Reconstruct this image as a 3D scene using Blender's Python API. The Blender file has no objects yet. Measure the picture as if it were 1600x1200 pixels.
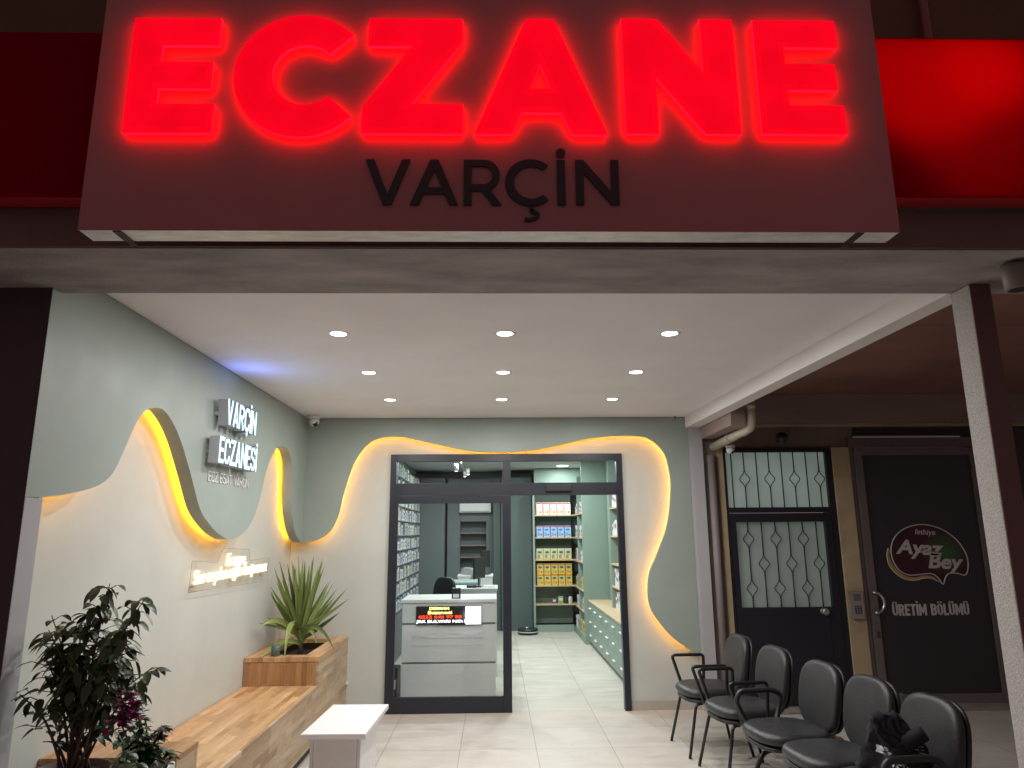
import bpy, bmesh, math, random
from mathutils import Vector, Matrix
random.seed(7)
PI = math.pi
sc = bpy.context.scene
C = sc.collection
# ------------------------------------------------------------------ camera
cd = bpy.data.cameras.new('camera'); cam = bpy.data.objects.new('camera', cd); C.objects.link(cam)
cd.sensor_width = 36; cd.lens = 1100.0 / 1600 * 36; cd.clip_start = .05; cd.clip_end = 400
R_ = Vector((0.99969318, -0.02355933, -0.00764873)); U_ = Vector((0.00258998, -0.2076779, 0.97819384)); F_ = Vector((0.02463406, 0.97791352, 0.20755317))
cam.matrix_world = Matrix(((R_.x, U_.x, -F_.x, 0), (R_.y, U_.y, -F_.y, 0), (R_.z, U_.z, -F_.z, 1.66), (0, 0, 0, 1)))
sc.camera = cam
# ------------------------------------------------------------------ world: a dim night sky over a lit street
w = bpy.data.worlds.new('World'); sc.world = w; w.use_nodes = True
bg = w.node_tree.nodes['Background']; bg.inputs[0].default_value = (.80, .56, .56, 1); bg.inputs[1].default_value = .195
sc.view_settings.view_transform = 'Standard'; sc.view_settings.look = 'None'; sc.view_settings.gamma = 1
sc.view_settings.exposure = 0
sc.cycles.use_denoising = True
sc.cycles.max_bounces = 8; sc.cycles.diffuse_bounces = 4; sc.cycles.sample_clamp_indirect = 6; sc.cycles.sample_clamp_direct = 0
sc.cycles.caustics_reflective = False; sc.cycles.caustics_refractive = False
DOWN_W = 13.4      # watts of one porch downlight
IN_W = 34.0         # watts of one shop lamp
# ------------------------------------------------------------------ layout (metres)
XL, YP, D, HC, ZS = -1.889, 7.107, 7.194, 2.818, 2.704
XW = XL - .135
# ------------------------------------------------------------------ materials
MATS = {}
def nodes(m):
    m.use_nodes = True; return m.node_tree, m.node_tree.nodes['Principled BSDF']
def mat(name, col, rough=.5, metal=0., var=0., vscale=3., bump=0., bscale=60., spec=.5, emit=None, estr=0., coat=0., stretch=None, rvar=0.):
    if name in MATS: return MATS[name]
    m = bpy.data.materials.new(name); t, p = nodes(m); N = t.nodes; Lk = t.links
    p.inputs['Base Color'].default_value = (*col, 1); p.inputs['Roughness'].default_value = rough
    p.inputs['Metallic'].default_value = metal; p.inputs['Specular IOR Level'].default_value = spec
    if coat: p.inputs['Coat Weight'].default_value = coat
    if emit: p.inputs['Emission Color'].default_value = (*emit, 1); p.inputs['Emission Strength'].default_value = estr
    if var or bump or rvar:
        tc = N.new('ShaderNodeTexCoord'); mp = N.new('ShaderNodeMapping'); Lk.new(tc.outputs['Object'], mp.inputs[0])
        if stretch: mp.inputs['Scale'].default_value = stretch
    if var:
        n = N.new('ShaderNodeTexNoise'); n.inputs['Scale'].default_value = vscale; n.inputs['Detail'].default_value = 6; n.inputs['Roughness'].default_value = .6
        Lk.new(mp.outputs[0], n.inputs['Vector'])
        r = N.new('ShaderNodeMapRange'); r.inputs[1].default_value = .3; r.inputs[2].default_value = .7; r.inputs[3].default_value = 1 - var; r.inputs[4].default_value = 1 + var
        Lk.new(n.outputs['Fac'], r.inputs[0])
        mx = N.new('ShaderNodeVectorMath'); mx.operation = 'SCALE'; mx.inputs[0].default_value = col
        Lk.new(r.outputs[0], mx.inputs['Scale']); Lk.new(mx.outputs[0], p.inputs['Base Color'])
    if rvar:
        n3 = N.new('ShaderNodeTexNoise'); n3.inputs['Scale'].default_value = vscale * 2.3; n3.inputs['Detail'].default_value = 4
        Lk.new(mp.outputs[0], n3.inputs['Vector'])
        r3 = N.new('ShaderNodeMapRange'); r3.inputs[1].default_value = .3; r3.inputs[2].default_value = .7; r3.inputs[3].default_value = rough - rvar; r3.inputs[4].default_value = rough + rvar
        Lk.new(n3.outputs['Fac'], r3.inputs[0]); Lk.new(r3.outputs[0], p.inputs['Roughness'])
    if bump:
        n2 = N.new('ShaderNodeTexNoise'); n2.inputs['Scale'].default_value = bscale; n2.inputs['Detail'].default_value = 5
        Lk.new(mp.outputs[0], n2.inputs['Vector'])
        b = N.new('ShaderNodeBump'); b.inputs['Strength'].default_value = bump; b.inputs['Distance'].default_value = .01
        Lk.new(n2.outputs['Fac'], b.inputs['Height']); Lk.new(b.outputs[0], p.inputs['Normal'])
    MATS[name] = m; return m
def emis(name, col, s, var=0):
    if name in MATS: return MATS[name]
    m = bpy.data.materials.new(name); m.use_nodes = True; t = m.node_tree; t.nodes.clear()
    e = t.nodes.new('ShaderNodeEmission'); e.inputs[0].default_value = (*col, 1); e.inputs[1].default_value = s
    o = t.nodes.new('ShaderNodeOutputMaterial'); t.links.new(e.outputs[0], o.inputs[0])
    if var:
        tc = t.nodes.new('ShaderNodeTexCoord'); n = t.nodes.new('ShaderNodeTexNoise'); n.inputs['Scale'].default_value = 7
        r = t.nodes.new('ShaderNodeMapRange'); r.inputs[1].default_value = .3; r.inputs[2].default_value = .7; r.inputs[3].default_value = s * (1 - var); r.inputs[4].default_value = s * (1 + var)
        t.links.new(tc.outputs['Object'], n.inputs['Vector']); t.links.new(n.outputs['Fac'], r.inputs[0]); t.links.new(r.outputs[0], e.inputs[1])
    MATS[name] = m; return m
def tile_mat():
    m = bpy.data.materials.new('porcelain tiles'); t, p = nodes(m); N = t.nodes; L = t.links
    tc = N.new('ShaderNodeTexCoord'); mp = N.new('ShaderNodeMapping'); mp.inputs['Location'].default_value = (.879 + 6.0, -6.012 + 12.0, 0)
    L.new(tc.outputs['Object'], mp.inputs[0])
    b = N.new('ShaderNodeTexBrick'); b.offset = 0; b.squash = 1
    b.inputs['Scale'].default_value = 1; b.inputs['Brick Width'].default_value = .6; b.inputs['Row Height'].default_value = .6
    b.inputs['Mortar Size'].default_value = .0022; b.inputs['Mortar Smooth'].default_value = .1; b.inputs['Bias'].default_value = 0
    b.inputs['Color1'].default_value = (.465, .435, .385, 1); b.inputs['Color2'].default_value = (.50, .47, .42, 1); b.inputs['Mortar'].default_value = (.2, .18, .16, 1)
    L.new(mp.outputs[0], b.inputs['Vector'])
    n = N.new('ShaderNodeTexNoise'); n.inputs['Scale'].default_value = 3.2; n.inputs['Detail'].default_value = 9; n.inputs['Roughness'].default_value = .62; n.inputs['Distortion'].default_value = .9
    mp2 = N.new('ShaderNodeMapping'); mp2.inputs['Scale'].default_value = (1, 2.6, 1); L.new(tc.outputs['Object'], mp2.inputs[0]); L.new(mp2.outputs[0], n.inputs['Vector'])
    r = N.new('ShaderNodeMapRange'); r.inputs[1].default_value = .3; r.inputs[2].default_value = .7; r.inputs[3].default_value = .87; r.inputs[4].default_value = 1.08
    L.new(n.outputs['Fac'], r.inputs[0])
    s = N.new('ShaderNodeVectorMath'); s.operation = 'SCALE'; L.new(b.outputs['Color'], s.inputs[0]); L.new(r.outputs[0], s.inputs['Scale']); L.new(s.outputs[0], p.inputs['Base Color'])
    r2 = N.new('ShaderNodeMapRange'); r2.inputs[1].default_value = .3; r2.inputs[2].default_value = .7; r2.inputs[3].default_value = .34; r2.inputs[4].default_value = .55
    L.new(n.outputs['Fac'], r2.inputs[0]); L.new(r2.outputs[0], p.inputs['Roughness'])
    bp = N.new('ShaderNodeBump'); bp.inputs['Strength'].default_value = .4; bp.inputs['Distance'].default_value = .002; bp.invert = True
    L.new(b.outputs['Fac'], bp.inputs['Height']); L.new(bp.outputs[0], p.inputs['Normal'])
    p.inputs['Specular IOR Level'].default_value = .4
    n4 = N.new('ShaderNodeTexNoise'); n4.inputs['Scale'].default_value = 14; n4.inputs['Detail'].default_value = 8; n4.inputs['Roughness'].default_value = .7; L.new(tc.outputs['Object'], n4.inputs['Vector'])
    r4 = N.new('ShaderNodeMapRange'); r4.inputs[1].default_value = .60; r4.inputs[2].default_value = .78; r4.inputs[3].default_value = 1; r4.inputs[4].default_value = .72; L.new(n4.outputs['Fac'], r4.inputs[0])
    s4 = N.new('ShaderNodeVectorMath'); s4.operation = 'SCALE'; L.new(s.outputs[0], s4.inputs[0]); L.new(r4.outputs[0], s4.inputs['Scale']); L.new(s4.outputs[0], p.inputs['Base Color'])
    return m
def butcher(name, axis, base=(.50, .30, .145), rough=.38, seed=0.):
    """finger-jointed oak staves; axis = the pair of object axes the staves lie in (length, across)"""
    m = bpy.data.materials.new(name); t, p = nodes(m); N = t.nodes; L = t.links
    tc = N.new('ShaderNodeTexCoord'); sp = N.new('ShaderNodeSeparateXYZ'); L.new(tc.outputs['Object'], sp.inputs[0])
    cb = N.new('ShaderNodeCombineXYZ'); L.new(sp.outputs[axis[0]], cb.inputs[0]); L.new(sp.outputs[axis[1]], cb.inputs[1])
    ad = N.new('ShaderNodeVectorMath'); ad.operation = 'ADD'; ad.inputs[1].default_value = (10 + seed, 10.013 + seed, 0); L.new(cb.outputs[0], ad.inputs[0])
    cols = []
    for k, (bw, off, c1, c2) in enumerate([(.34, .43, 0, 1), (.51, .27, 0, 1)]):
        b = N.new('ShaderNodeTexBrick'); b.offset = off; b.offset_frequency = 3 if k else 2; b.squash = 1
        b.inputs['Scale'].default_value = 1; b.inputs['Brick Width'].default_value = bw; b.inputs['Row Height'].default_value = .045
        b.inputs['Mortar Size'].default_value = .0006; b.inputs['Color1'].default_value = (0, 0, 0, 1); b.inputs['Color2'].default_value = (1, 1, 1, 1); b.inputs['Mortar'].default_value = (.35, .35, .35, 1)
        L.new(ad.outputs[0], b.inputs['Vector']); cols.append(b)
    mx = N.new('ShaderNodeMix'); mx.data_type = 'RGBA'; mx.inputs[0].default_value = .4; L.new(cols[0].outputs['Color'], mx.inputs[6]); L.new(cols[1].outputs['Color'], mx.inputs[7])
    cr = N.new('ShaderNodeValToRGB'); e = cr.color_ramp.elements
    e[0].position = .0; e[0].color = (base[0] * .62, base[1] * .55, base[2] * .48, 1)
    e[1].position = 1.; e[1].color = (min(1, base[0] * 1.32), base[1] * 1.42, base[2] * 1.55, 1)
    x = e.new(.45); x.color = (*base, 1)
    L.new(mx.outputs[2], cr.inputs[0])
    n = N.new('ShaderNodeTexNoise'); n.inputs['Scale'].default_value = 1; n.inputs['Detail'].default_value = 7; n.inputs['Distortion'].default_value = .4
    mp = N.new('ShaderNodeMapping'); mp.inputs['Scale'].default_value = (6, 90, 1); L.new(ad.outputs[0], mp.inputs[0]); L.new(mp.outputs[0], n.inputs['Vector'])
    r = N.new('ShaderNodeMapRange'); r.inputs[1].default_value = .3; r.inputs[2].default_value = .7; r.inputs[3].default_value = .82; r.inputs[4].default_value = 1.14; L.new(n.outputs['Fac'], r.inputs[0])
    s = N.new('ShaderNodeVectorMath'); s.operation = 'SCALE'; L.new(cr.outputs[0], s.inputs[0]); L.new(r.outputs[0], s.inputs['Scale']); L.new(s.outputs[0], p.inputs['Base Color'])
    p.inputs['Roughness'].default_value = rough
    return m
def glass_mat(name, tint, rough=0.02):
    m = bpy.data.materials.new(name); m.use_nodes = True; t = m.node_tree; N = t.nodes; N.clear(); L = t.links
    tr = N.new('ShaderNodeBsdfTransparent'); tr.inputs[0].default_value = (*tint, 1)
    gl = N.new('ShaderNodeBsdfGlossy'); gl.inputs['Roughness'].default_value = rough
    fr = N.new('ShaderNodeFresnel'); fr.inputs[0].default_value = 1.5
    mx = N.new('ShaderNodeMixShader'); o = N.new('ShaderNodeOutputMaterial')
    ge = N.new('ShaderNodeNewGeometry'); iv = N.new('ShaderNodeMath'); iv.operation = 'SUBTRACT'; iv.inputs[0].default_value = 1; L.new(ge.outputs['Backfacing'], iv.inputs[1])
    ml = N.new('ShaderNodeMath'); ml.operation = 'MULTIPLY'; L.new(fr.outputs[0], ml.inputs[0]); L.new(iv.outputs[0], ml.inputs[1])
    L.new(ml.outputs[0], mx.inputs[0]); L.new(tr.outputs[0], mx.inputs[1]); L.new(gl.outputs[0], mx.inputs[2]); L.new(mx.outputs[0], o.inputs[0])
    return m
def translucent_mat(name, col):
    m = bpy.data.materials.new(name); m.use_nodes = True; t = m.node_tree; N = t.nodes; N.clear(); L = t.links
    a = N.new('ShaderNodeBsdfTranslucent'); a.inputs[0].default_value = (*col, 1)
    b = N.new('ShaderNodeBsdfDiffuse'); b.inputs[0].default_value = (col[0] * .6, col[1] * .6, col[2] * .6, 1)
    mx = N.new('ShaderNodeMixShader'); mx.inputs[0].default_value = .35; o = N.new('ShaderNodeOutputMaterial')
    L.new(a.outputs[0], mx.inputs[1]); L.new(b.outputs[0], mx.inputs[2]); L.new(mx.outputs[0], o.inputs[0]); return m

CREAM = mat('cream wall paint', (.505, .53, .49), .7, var=.05, vscale=2.6, bump=.12, bscale=9)
SAGE = mat('sage wall paint', (.30, .352, .318), .5, var=.05, vscale=2.2, bump=.10, bscale=9, rvar=.06)
CEIL = mat('white ceiling paint', (.88, .85, .875), .8, var=.035, vscale=2.2, bump=.12, bscale=14)
BEAMW = mat('white beam paint', (.80, .77, .76), .8, var=.02, vscale=2, bump=.05, bscale=90)
PLASTER = mat('rough grey render', (.37, .335, .335), .9, var=.30, vscale=3.5, bump=.5, bscale=130, stretch=(.6, 1.6, 1.6))
COLUMN = mat('speckled render', (.47, .44, .43), .9, var=.22, vscale=120, bump=.6, bscale=190)
PILL = mat('grey lilac paint', (.40, .39, .40), .7, var=.04, vscale=2)
FASCIA = mat('dark fascia paint', (.16, .09, .085), .7, var=.12, vscale=2, bump=.2, bscale=60)
SIGNP = mat('mauve composite sign panel', (.43, .145, .155), .42, var=.05, vscale=1.4, rvar=.06)
SIGNU = mat('sign return sheet', (.80, .79, .76), .35, metal=.1, var=.18, vscale=9, stretch=(1, 3, 3))
DARKT = mat('dark vinyl lettering', (.018, .013, .02), .5)
FRAME = mat('anthracite aluminium', (.015, .018, .028), .38, var=.05, rvar=.05)
LEATH = mat('black leatherette', (.028, .028, .031), .36, var=.18, vscale=7, bump=.25, bscale=160, rvar=.07)
BLKM = mat('black tube steel', (.012, .012, .014), .33)
BLKP = mat('black plastic', (.02, .02, .023), .42)
WHITEL = mat('white laminate', (.78, .75, .76), .32, var=.015)
COUNT = mat('counter white lacquer', (.76, .78, .76), .35)
GREYG = mat('counter groove grey', (.20, .24, .22), .5)
SAGEC = mat('sage cabinet lacquer', (.235, .305, .265), .5, var=.03)
SAGED = mat('dark sage cabinet lacquer', (.14, .165, .17), .5, var=.04)
SHELFW = mat('oak shelf board', (.50, .38, .24), .5, var=.12, vscale=6, stretch=(1, 12, 1))
NEIGH = mat('neighbour ceiling boards', (.25, .115, .09), .7, var=.2, vscale=1.2, bump=.15, bscale=30)
LINTEL = mat('neighbour lintel paint', (.30, .22, .205), .75, var=.12, vscale=2.5, bump=.15, bscale=70, stretch=(.5, 1, 2))
YPLAST = mat('yellowed plaster', (.40, .31, .19), .85, var=.16, vscale=4, bump=.35, bscale=45)
YPLASD = mat('brown plaster', (.19, .145, .12), .85, var=.14, vscale=3, bump=.3, bscale=45)
IRON = mat('black painted iron', (.010, .011, .017), .45, var=.1, rvar=.06, vscale=5)
ALU = mat('dull grey aluminium', (.16, .135, .13), .45, metal=.3, var=.08, vscale=4)
STEEL = mat('brushed steel', (.55, .53, .52), .32, metal=.9, var=.05, vscale=20)
PVC = mat('cream pvc pipe', (.58, .53, .42), .45, var=.08, vscale=6)
FILM = mat('black window film', (.030, .027, .032), .3, var=.1, vscale=2)
SOIL = mat('potting soil', (.03, .02, .014), .95, bump=.8, bscale=50)
GREY = mat('sign letter grey return', (.50, .51, .54), .45, var=.04)
BARK = mat('grey brown bark', (.10, .075, .055), .8, var=.25, vscale=20)
FILMW = mat('greyish printed lettering', (.50, .46, .45), .6, var=.06, vscale=6)

# ------------------------------------------------------------------ mesh helpers
def tag(o, label=None, cat=None, group=None, kind=None):
    if label: o['label'] = label
    if cat: o['category'] = cat
    if group: o['group'] = group
    if kind: o['kind'] = kind
    return o
def thing(name, label, cat, loc=(0, 0, 0), rz=0, group=None):
    o = bpy.data.objects.new(name, None); C.objects.link(o); o.empty_display_size = .1
    o.location = loc; o.rotation_euler = (0, 0, rz); return tag(o, label, cat, group)
def build(name, bm, m, parent=None, smooth=False, off=None):
    """link bm as one mesh object; off = world position the parent stands at, so bm may be in world coordinates"""
    bmesh.ops.recalc_face_normals(bm, faces=bm.faces)
    me = bpy.data.meshes.new(name); bm.to_mesh(me); bm.free()
    for mm in (m if isinstance(m, (list, tuple)) else [m]): me.materials.append(mm)
    if off is not None: me.transform(Matrix.Translation(-Vector(off)))
    if smooth:
        for p in me.polygons: p.use_smooth = True
    o = bpy.data.objects.new(name, me); C.objects.link(o)
    if parent: o.parent = parent
    return o
def BM(): return bmesh.new()
def box(bm, x0, x1, y0, y1, z0, z1, bev=0., mi=0, M=None):
    b = bmesh.new(); bmesh.ops.create_cube(b, size=1)
    for v in b.verts: v.co = Vector(((x0 + x1) / 2 + v.co.x * (x1 - x0), (y0 + y1) / 2 + v.co.y * (y1 - y0), (z0 + z1) / 2 + v.co.z * (z1 - z0)))
    if bev: bmesh.ops.bevel(b, geom=list(b.edges), offset=bev, segments=2, profile=.6, affect='EDGES')
    join(bm, b, M, mi); return bm
def join(bm, b, M=None, mi=0):
    vm = {}
    for v in b.verts: vm[v] = bm.verts.new(M @ v.co if M else v.co)
    for f in b.faces:
        try: nf = bm.faces.new([vm[v] for v in f.verts]); nf.material_index = mi; nf.smooth = f.smooth
        except ValueError: pass
    b.free()
def prism(bm, pts, plane, a, b, mi=0):
    """pts 2-D outline; plane 'xz','yz','xy'; extruded between a and b along the third axis"""
    def P(p, h):
        return {'xz': Vector((p[0], h, p[1])), 'yz': Vector((h, p[0], p[1])), 'xy': Vector((p[0], p[1], h))}[plane]
    t = bmesh.new()
    lo = [t.verts.new(P(p, a)) for p in pts]; hi = [t.verts.new(P(p, b)) for p in pts]
    f1 = t.faces.new(lo); f2 = t.faces.new(hi[::-1])
    for i in range(len(pts)): t.faces.new((lo[i], lo[(i + 1) % len(pts)], hi[(i + 1) % len(pts)], hi[i]))
    t.normal_update(); bmesh.ops.triangulate(t, faces=[f1, f2], ngon_method='EAR_CLIP')
    join(bm, t, None, mi); return bm
def tube(bm, pts, r, seg=10, closed=False, mi=0, caps=True):
    pts = [Vector(p) for p in pts]; n = len(pts); rr = r if isinstance(r, (list, tuple)) else [r] * n
    rings = []; prev = None
    for i, p in enumerate(pts):
        if closed: d = pts[(i + 1) % n] - pts[i - 1]
        else: d = pts[min(i + 1, n - 1)] - pts[max(i - 1, 0)]
        d.normalize()
        if prev is None:
            u = d.cross(Vector((0, 0, 1)));
            if u.length < .1: u = d.cross(Vector((1, 0, 0)))
            u.normalize()
        else:
            u = prev - d * prev.dot(d); u.normalize()
        prev = u; v = d.cross(u)
        rings.append([bm.verts.new(p + (u * math.cos(2 * PI * k / seg) + v * math.sin(2 * PI * k / seg)) * rr[i]) for k in range(seg)])
    m = n if closed else n - 1
    for i in range(m):
        a, b = rings[i], rings[(i + 1) % n]
        for k in range(seg):
            f = bm.faces.new((a[k], a[(k + 1) % seg], b[(k + 1) % seg], b[k])); f.smooth = True; f.material_index = mi
    if caps and not closed: bm.faces.new(rings[0][::-1]).material_index = mi; bm.faces.new(rings[-1]).material_index = mi
    return bm
def bend(pts, r, n=5):
    """round the corners of a polyline"""
    pts = [Vector(p) for p in pts]; out = [pts[0]]
    for i in range(1, len(pts) - 1):
        a = (pts[i - 1] - pts[i]); b = (pts[i + 1] - pts[i]); rr = min(r, a.length * .45, b.length * .45)
        p0 = pts[i] + a.normalized() * rr; p1 = pts[i] + b.normalized() * rr
        for k in range(n + 1):
            t = k / n; out.append(p0 * (1 - t) ** 2 + pts[i] * 2 * t * (1 - t) + p1 * t * t)
    out.append(pts[-1]); return out
def lathe(bm, prof, c=(0, 0, 0), seg=28, mi=0, M=None):
    b = bmesh.new(); rings = []
    for r, z in prof: rings.append([b.verts.new((c[0] + r * math.cos(2 * PI * k / seg), c[1] + r * math.sin(2 * PI * k / seg), c[2] + z)) for k in range(seg)])
    for i in range(len(rings) - 1):
        for k in range(seg): b.faces.new((rings[i][k], rings[i][(k + 1) % seg], rings[i + 1][(k + 1) % seg], rings[i + 1][k])).smooth = True
    b.faces.new(rings[0][::-1]); b.faces.new(rings[-1]); join(bm, b, M, mi); return bm
def pad(w, h, t, ex=3.0, seg=40, dome=.012, round_=.5):
    """upholstered cushion in the XY plane, thickness along Z, outline a superellipse"""
    b = bmesh.new(); prof = []
    for k in range(9):
        a = -PI / 2 + PI * k / 8; prof.append((1 - (1 - math.cos(a)) * round_ * t / min(w, h) * 2, math.sin(a) * t / 2))
    rings = []
    for s, z in prof:
        ring = []
        for k in range(seg):
            a = 2 * PI * k / seg; c, si = math.cos(a), math.sin(a)
            x = math.copysign(abs(c) ** (2 / ex), c) * w / 2; y = math.copysign(abs(si) ** (2 / ex), si) * h / 2
            ring.append(b.verts.new((x - math.copysign(min(abs(x), (1 - s) * w / 2), x), y - math.copysign(min(abs(y), (1 - s) * w / 2), y), z)))
        rings.append(ring)
    for i in range(len(rings) - 1):
        for k in range(seg): b.faces.new((rings[i][k], rings[i][(k + 1) % seg], rings[i + 1][(k + 1) % seg], rings[i + 1][k]))
    last = rings[-1]; zt = t / 2
    for q in (.8, .5, .2):
        nr = [b.verts.new((v.co.x * q / (1 if q == .8 else 1), v.co.y * q, zt + dome * (1 - q * q))) for v in rings[-1]]
        for k in range(seg): b.faces.new((last[k], last[(k + 1) % seg], nr[(k + 1) % seg], nr[k]))
        last = nr
    b.faces.new(last); b.faces.new(rings[0][::-1])
    for f in b.faces: f.smooth = True
    return b
def catmull(P, n=6):
    out = []; P = [Vector(p) for p in P]
    for i in range(len(P) - 1):
        p0 = P[max(i - 1, 0)]; p1 = P[i]; p2 = P[i + 1]; p3 = P[min(i + 2, len(P) - 1)]
        for k in range(n):
            t = k / n; out.append(.5 * ((2 * p1) + (p2 - p0) * t + (2 * p0 - 5 * p1 + 4 * p2 - p3) * t * t + (3 * p1 - p0 - 3 * p2 + p3) * t ** 3))
    out.append(P[-1]); return out
# text and outline letters ------------------------------------------------
def curve_mesh(cu, M, target=None):
    o = bpy.data.objects.new('t', cu); C.objects.link(o); dg = bpy.context.evaluated_depsgraph_get(); dg.update()
    me = bpy.data.meshes.new_from_object(o.evaluated_get(dg)); bpy.data.objects.remove(o)
    xs = [v.co.x for v in me.vertices]; ys = [v.co.y for v in me.vertices]
    if target:
        x0, x1, y0, y1 = min(xs), max(xs), min(ys), max(ys); W, H = target
        for v in me.vertices: v.co.x = (v.co.x - x0) / (x1 - x0) * W; v.co.y = (v.co.y - y0) / (y1 - y0) * H
    front = [p.normal.z > .6 for p in me.polygons]
    me.transform(M); return me, front
def frame(o, u, v):
    u, v = Vector(u).normalized(), Vector(v).normalized(); n = u.cross(v)
    return Matrix(((u.x, v.x, n.x, o[0]), (u.y, v.y, n.y, o[1]), (u.z, v.z, n.z, o[2]), (0, 0, 0, 1)))
def text(name, body, M, W, H, face, side=None, ext=.004, bold=0., parent=None, off=None, space=1., sub=2, line=1., align='LEFT', shear=0.):
    """a line of type; every word is a mesh of its own"""
    cu = bpy.data.curves.new('t', 'FONT'); cu.body = body; cu.extrude = ext; cu.offset = bold; cu.space_character = space; cu.resolution_u = sub; cu.space_line = line; cu.align_x = align; cu.shear = shear
    me, fr = curve_mesh(cu, Matrix.Identity(4), (W, H)); b = bmesh.new(); b.from_mesh(me); seen = set(); isl = []
    for f in b.faces:
        if f in seen: continue
        st = [f]; seen.add(f); grp = []
        while st:
            g = st.pop(); grp.append(g)
            for v in g.verts:
                for h_ in v.link_faces:
                    if h_ not in seen: seen.add(h_); st.append(h_)
        xs = [v.co.x for g in grp for v in g.verts]; isl.append((min(xs), max(xs), grp))
    isl.sort(key=lambda q: q[0]); words = []; n = body.count(' ') - body.count('  ')
    gaps = []; mx = isl[0][1]
    for k in range(1, len(isl)): gaps.append((isl[k][0] - mx, k)); mx = max(mx, isl[k][1])
    cuts = sorted(k for _, k in sorted(gaps, reverse=True)[:max(0, n)]); bounds = [0] + cuts + [len(isl)]; out = None
    for a, c in zip(bounds, bounds[1:]):
        nb = bmesh.new(); vm = {}
        for q in isl[a:c]:
            for g in q[2]:
                for v in g.verts:
                    if v not in vm: vm[v] = nb.verts.new(M @ v.co)
                nf = nb.faces.new([vm[v] for v in g.verts]); nf.material_index = 0 if (not side or g.normal.z > .6) else 1
        m2 = bpy.data.meshes.new(name); nb.to_mesh(m2); nb.free(); m2.materials.append(face)
        if side: m2.materials.append(side)
        if off is not None: m2.transform(Matrix.Translation(-Vector(off)))
        o = bpy.data.objects.new(name, m2); C.objects.link(o)
        if parent: o.parent = parent
        out = out or o; TEXT_PARTS.append(o)
    b.free(); bpy.data.meshes.remove(me); return out
TEXT_PARTS = []
def outline(name, loops, M, face, side, ext, bev, parent, off, ofs=0):
    cu = bpy.data.curves.new('t', 'CURVE'); cu.offset = ofs; cu.dimensions = '2D'; cu.fill_mode = 'BOTH'; cu.extrude = ext; cu.bevel_depth = bev; cu.bevel_resolution = 2
    for lp in loops:
        s = cu.splines.new('POLY'); s.points.add(len(lp) - 1); s.use_cyclic_u = True
        for q, p in zip(s.points, lp): q.co = (p[0], p[1], 0, 1)
    me, fr = curve_mesh(cu, M); me.name = name; me.materials.clear(); me.materials.append(face); me.materials.append(side)
    for p, f in zip(me.polygons, fr): p.material_index = 0 if f else 1
    me.transform(Matrix.Translation(-Vector(off)))
    o = bpy.data.objects.new(name, me); C.objects.link(o); o.parent = parent; return o
def pen(P, w, closed=False):
    """mitred outline of a polyline drawn with a pen of width w"""
    P = [Vector((p[0], p[1], 0)) for p in P]; n = len(P); Lf, Rt = [], []
    for i, p in enumerate(P):
        a = (p - P[i - 1]).normalized() if (i or closed) else None; c = (P[(i + 1) % n] - p).normalized() if (i < n - 1 or closed) else None
        if a is None: a = c
        if c is None: c = a
        na, nc = Vector((-a.y, a.x, 0)), Vector((-c.y, c.x, 0)); m = (na + nc)
        if m.length < .3: m = na
        m.normalize(); k = w / 2 / max(.45, m.dot(na)); Lf.append(p + m * k); Rt.append(p - m * k)
    return Lf, Rt
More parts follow.
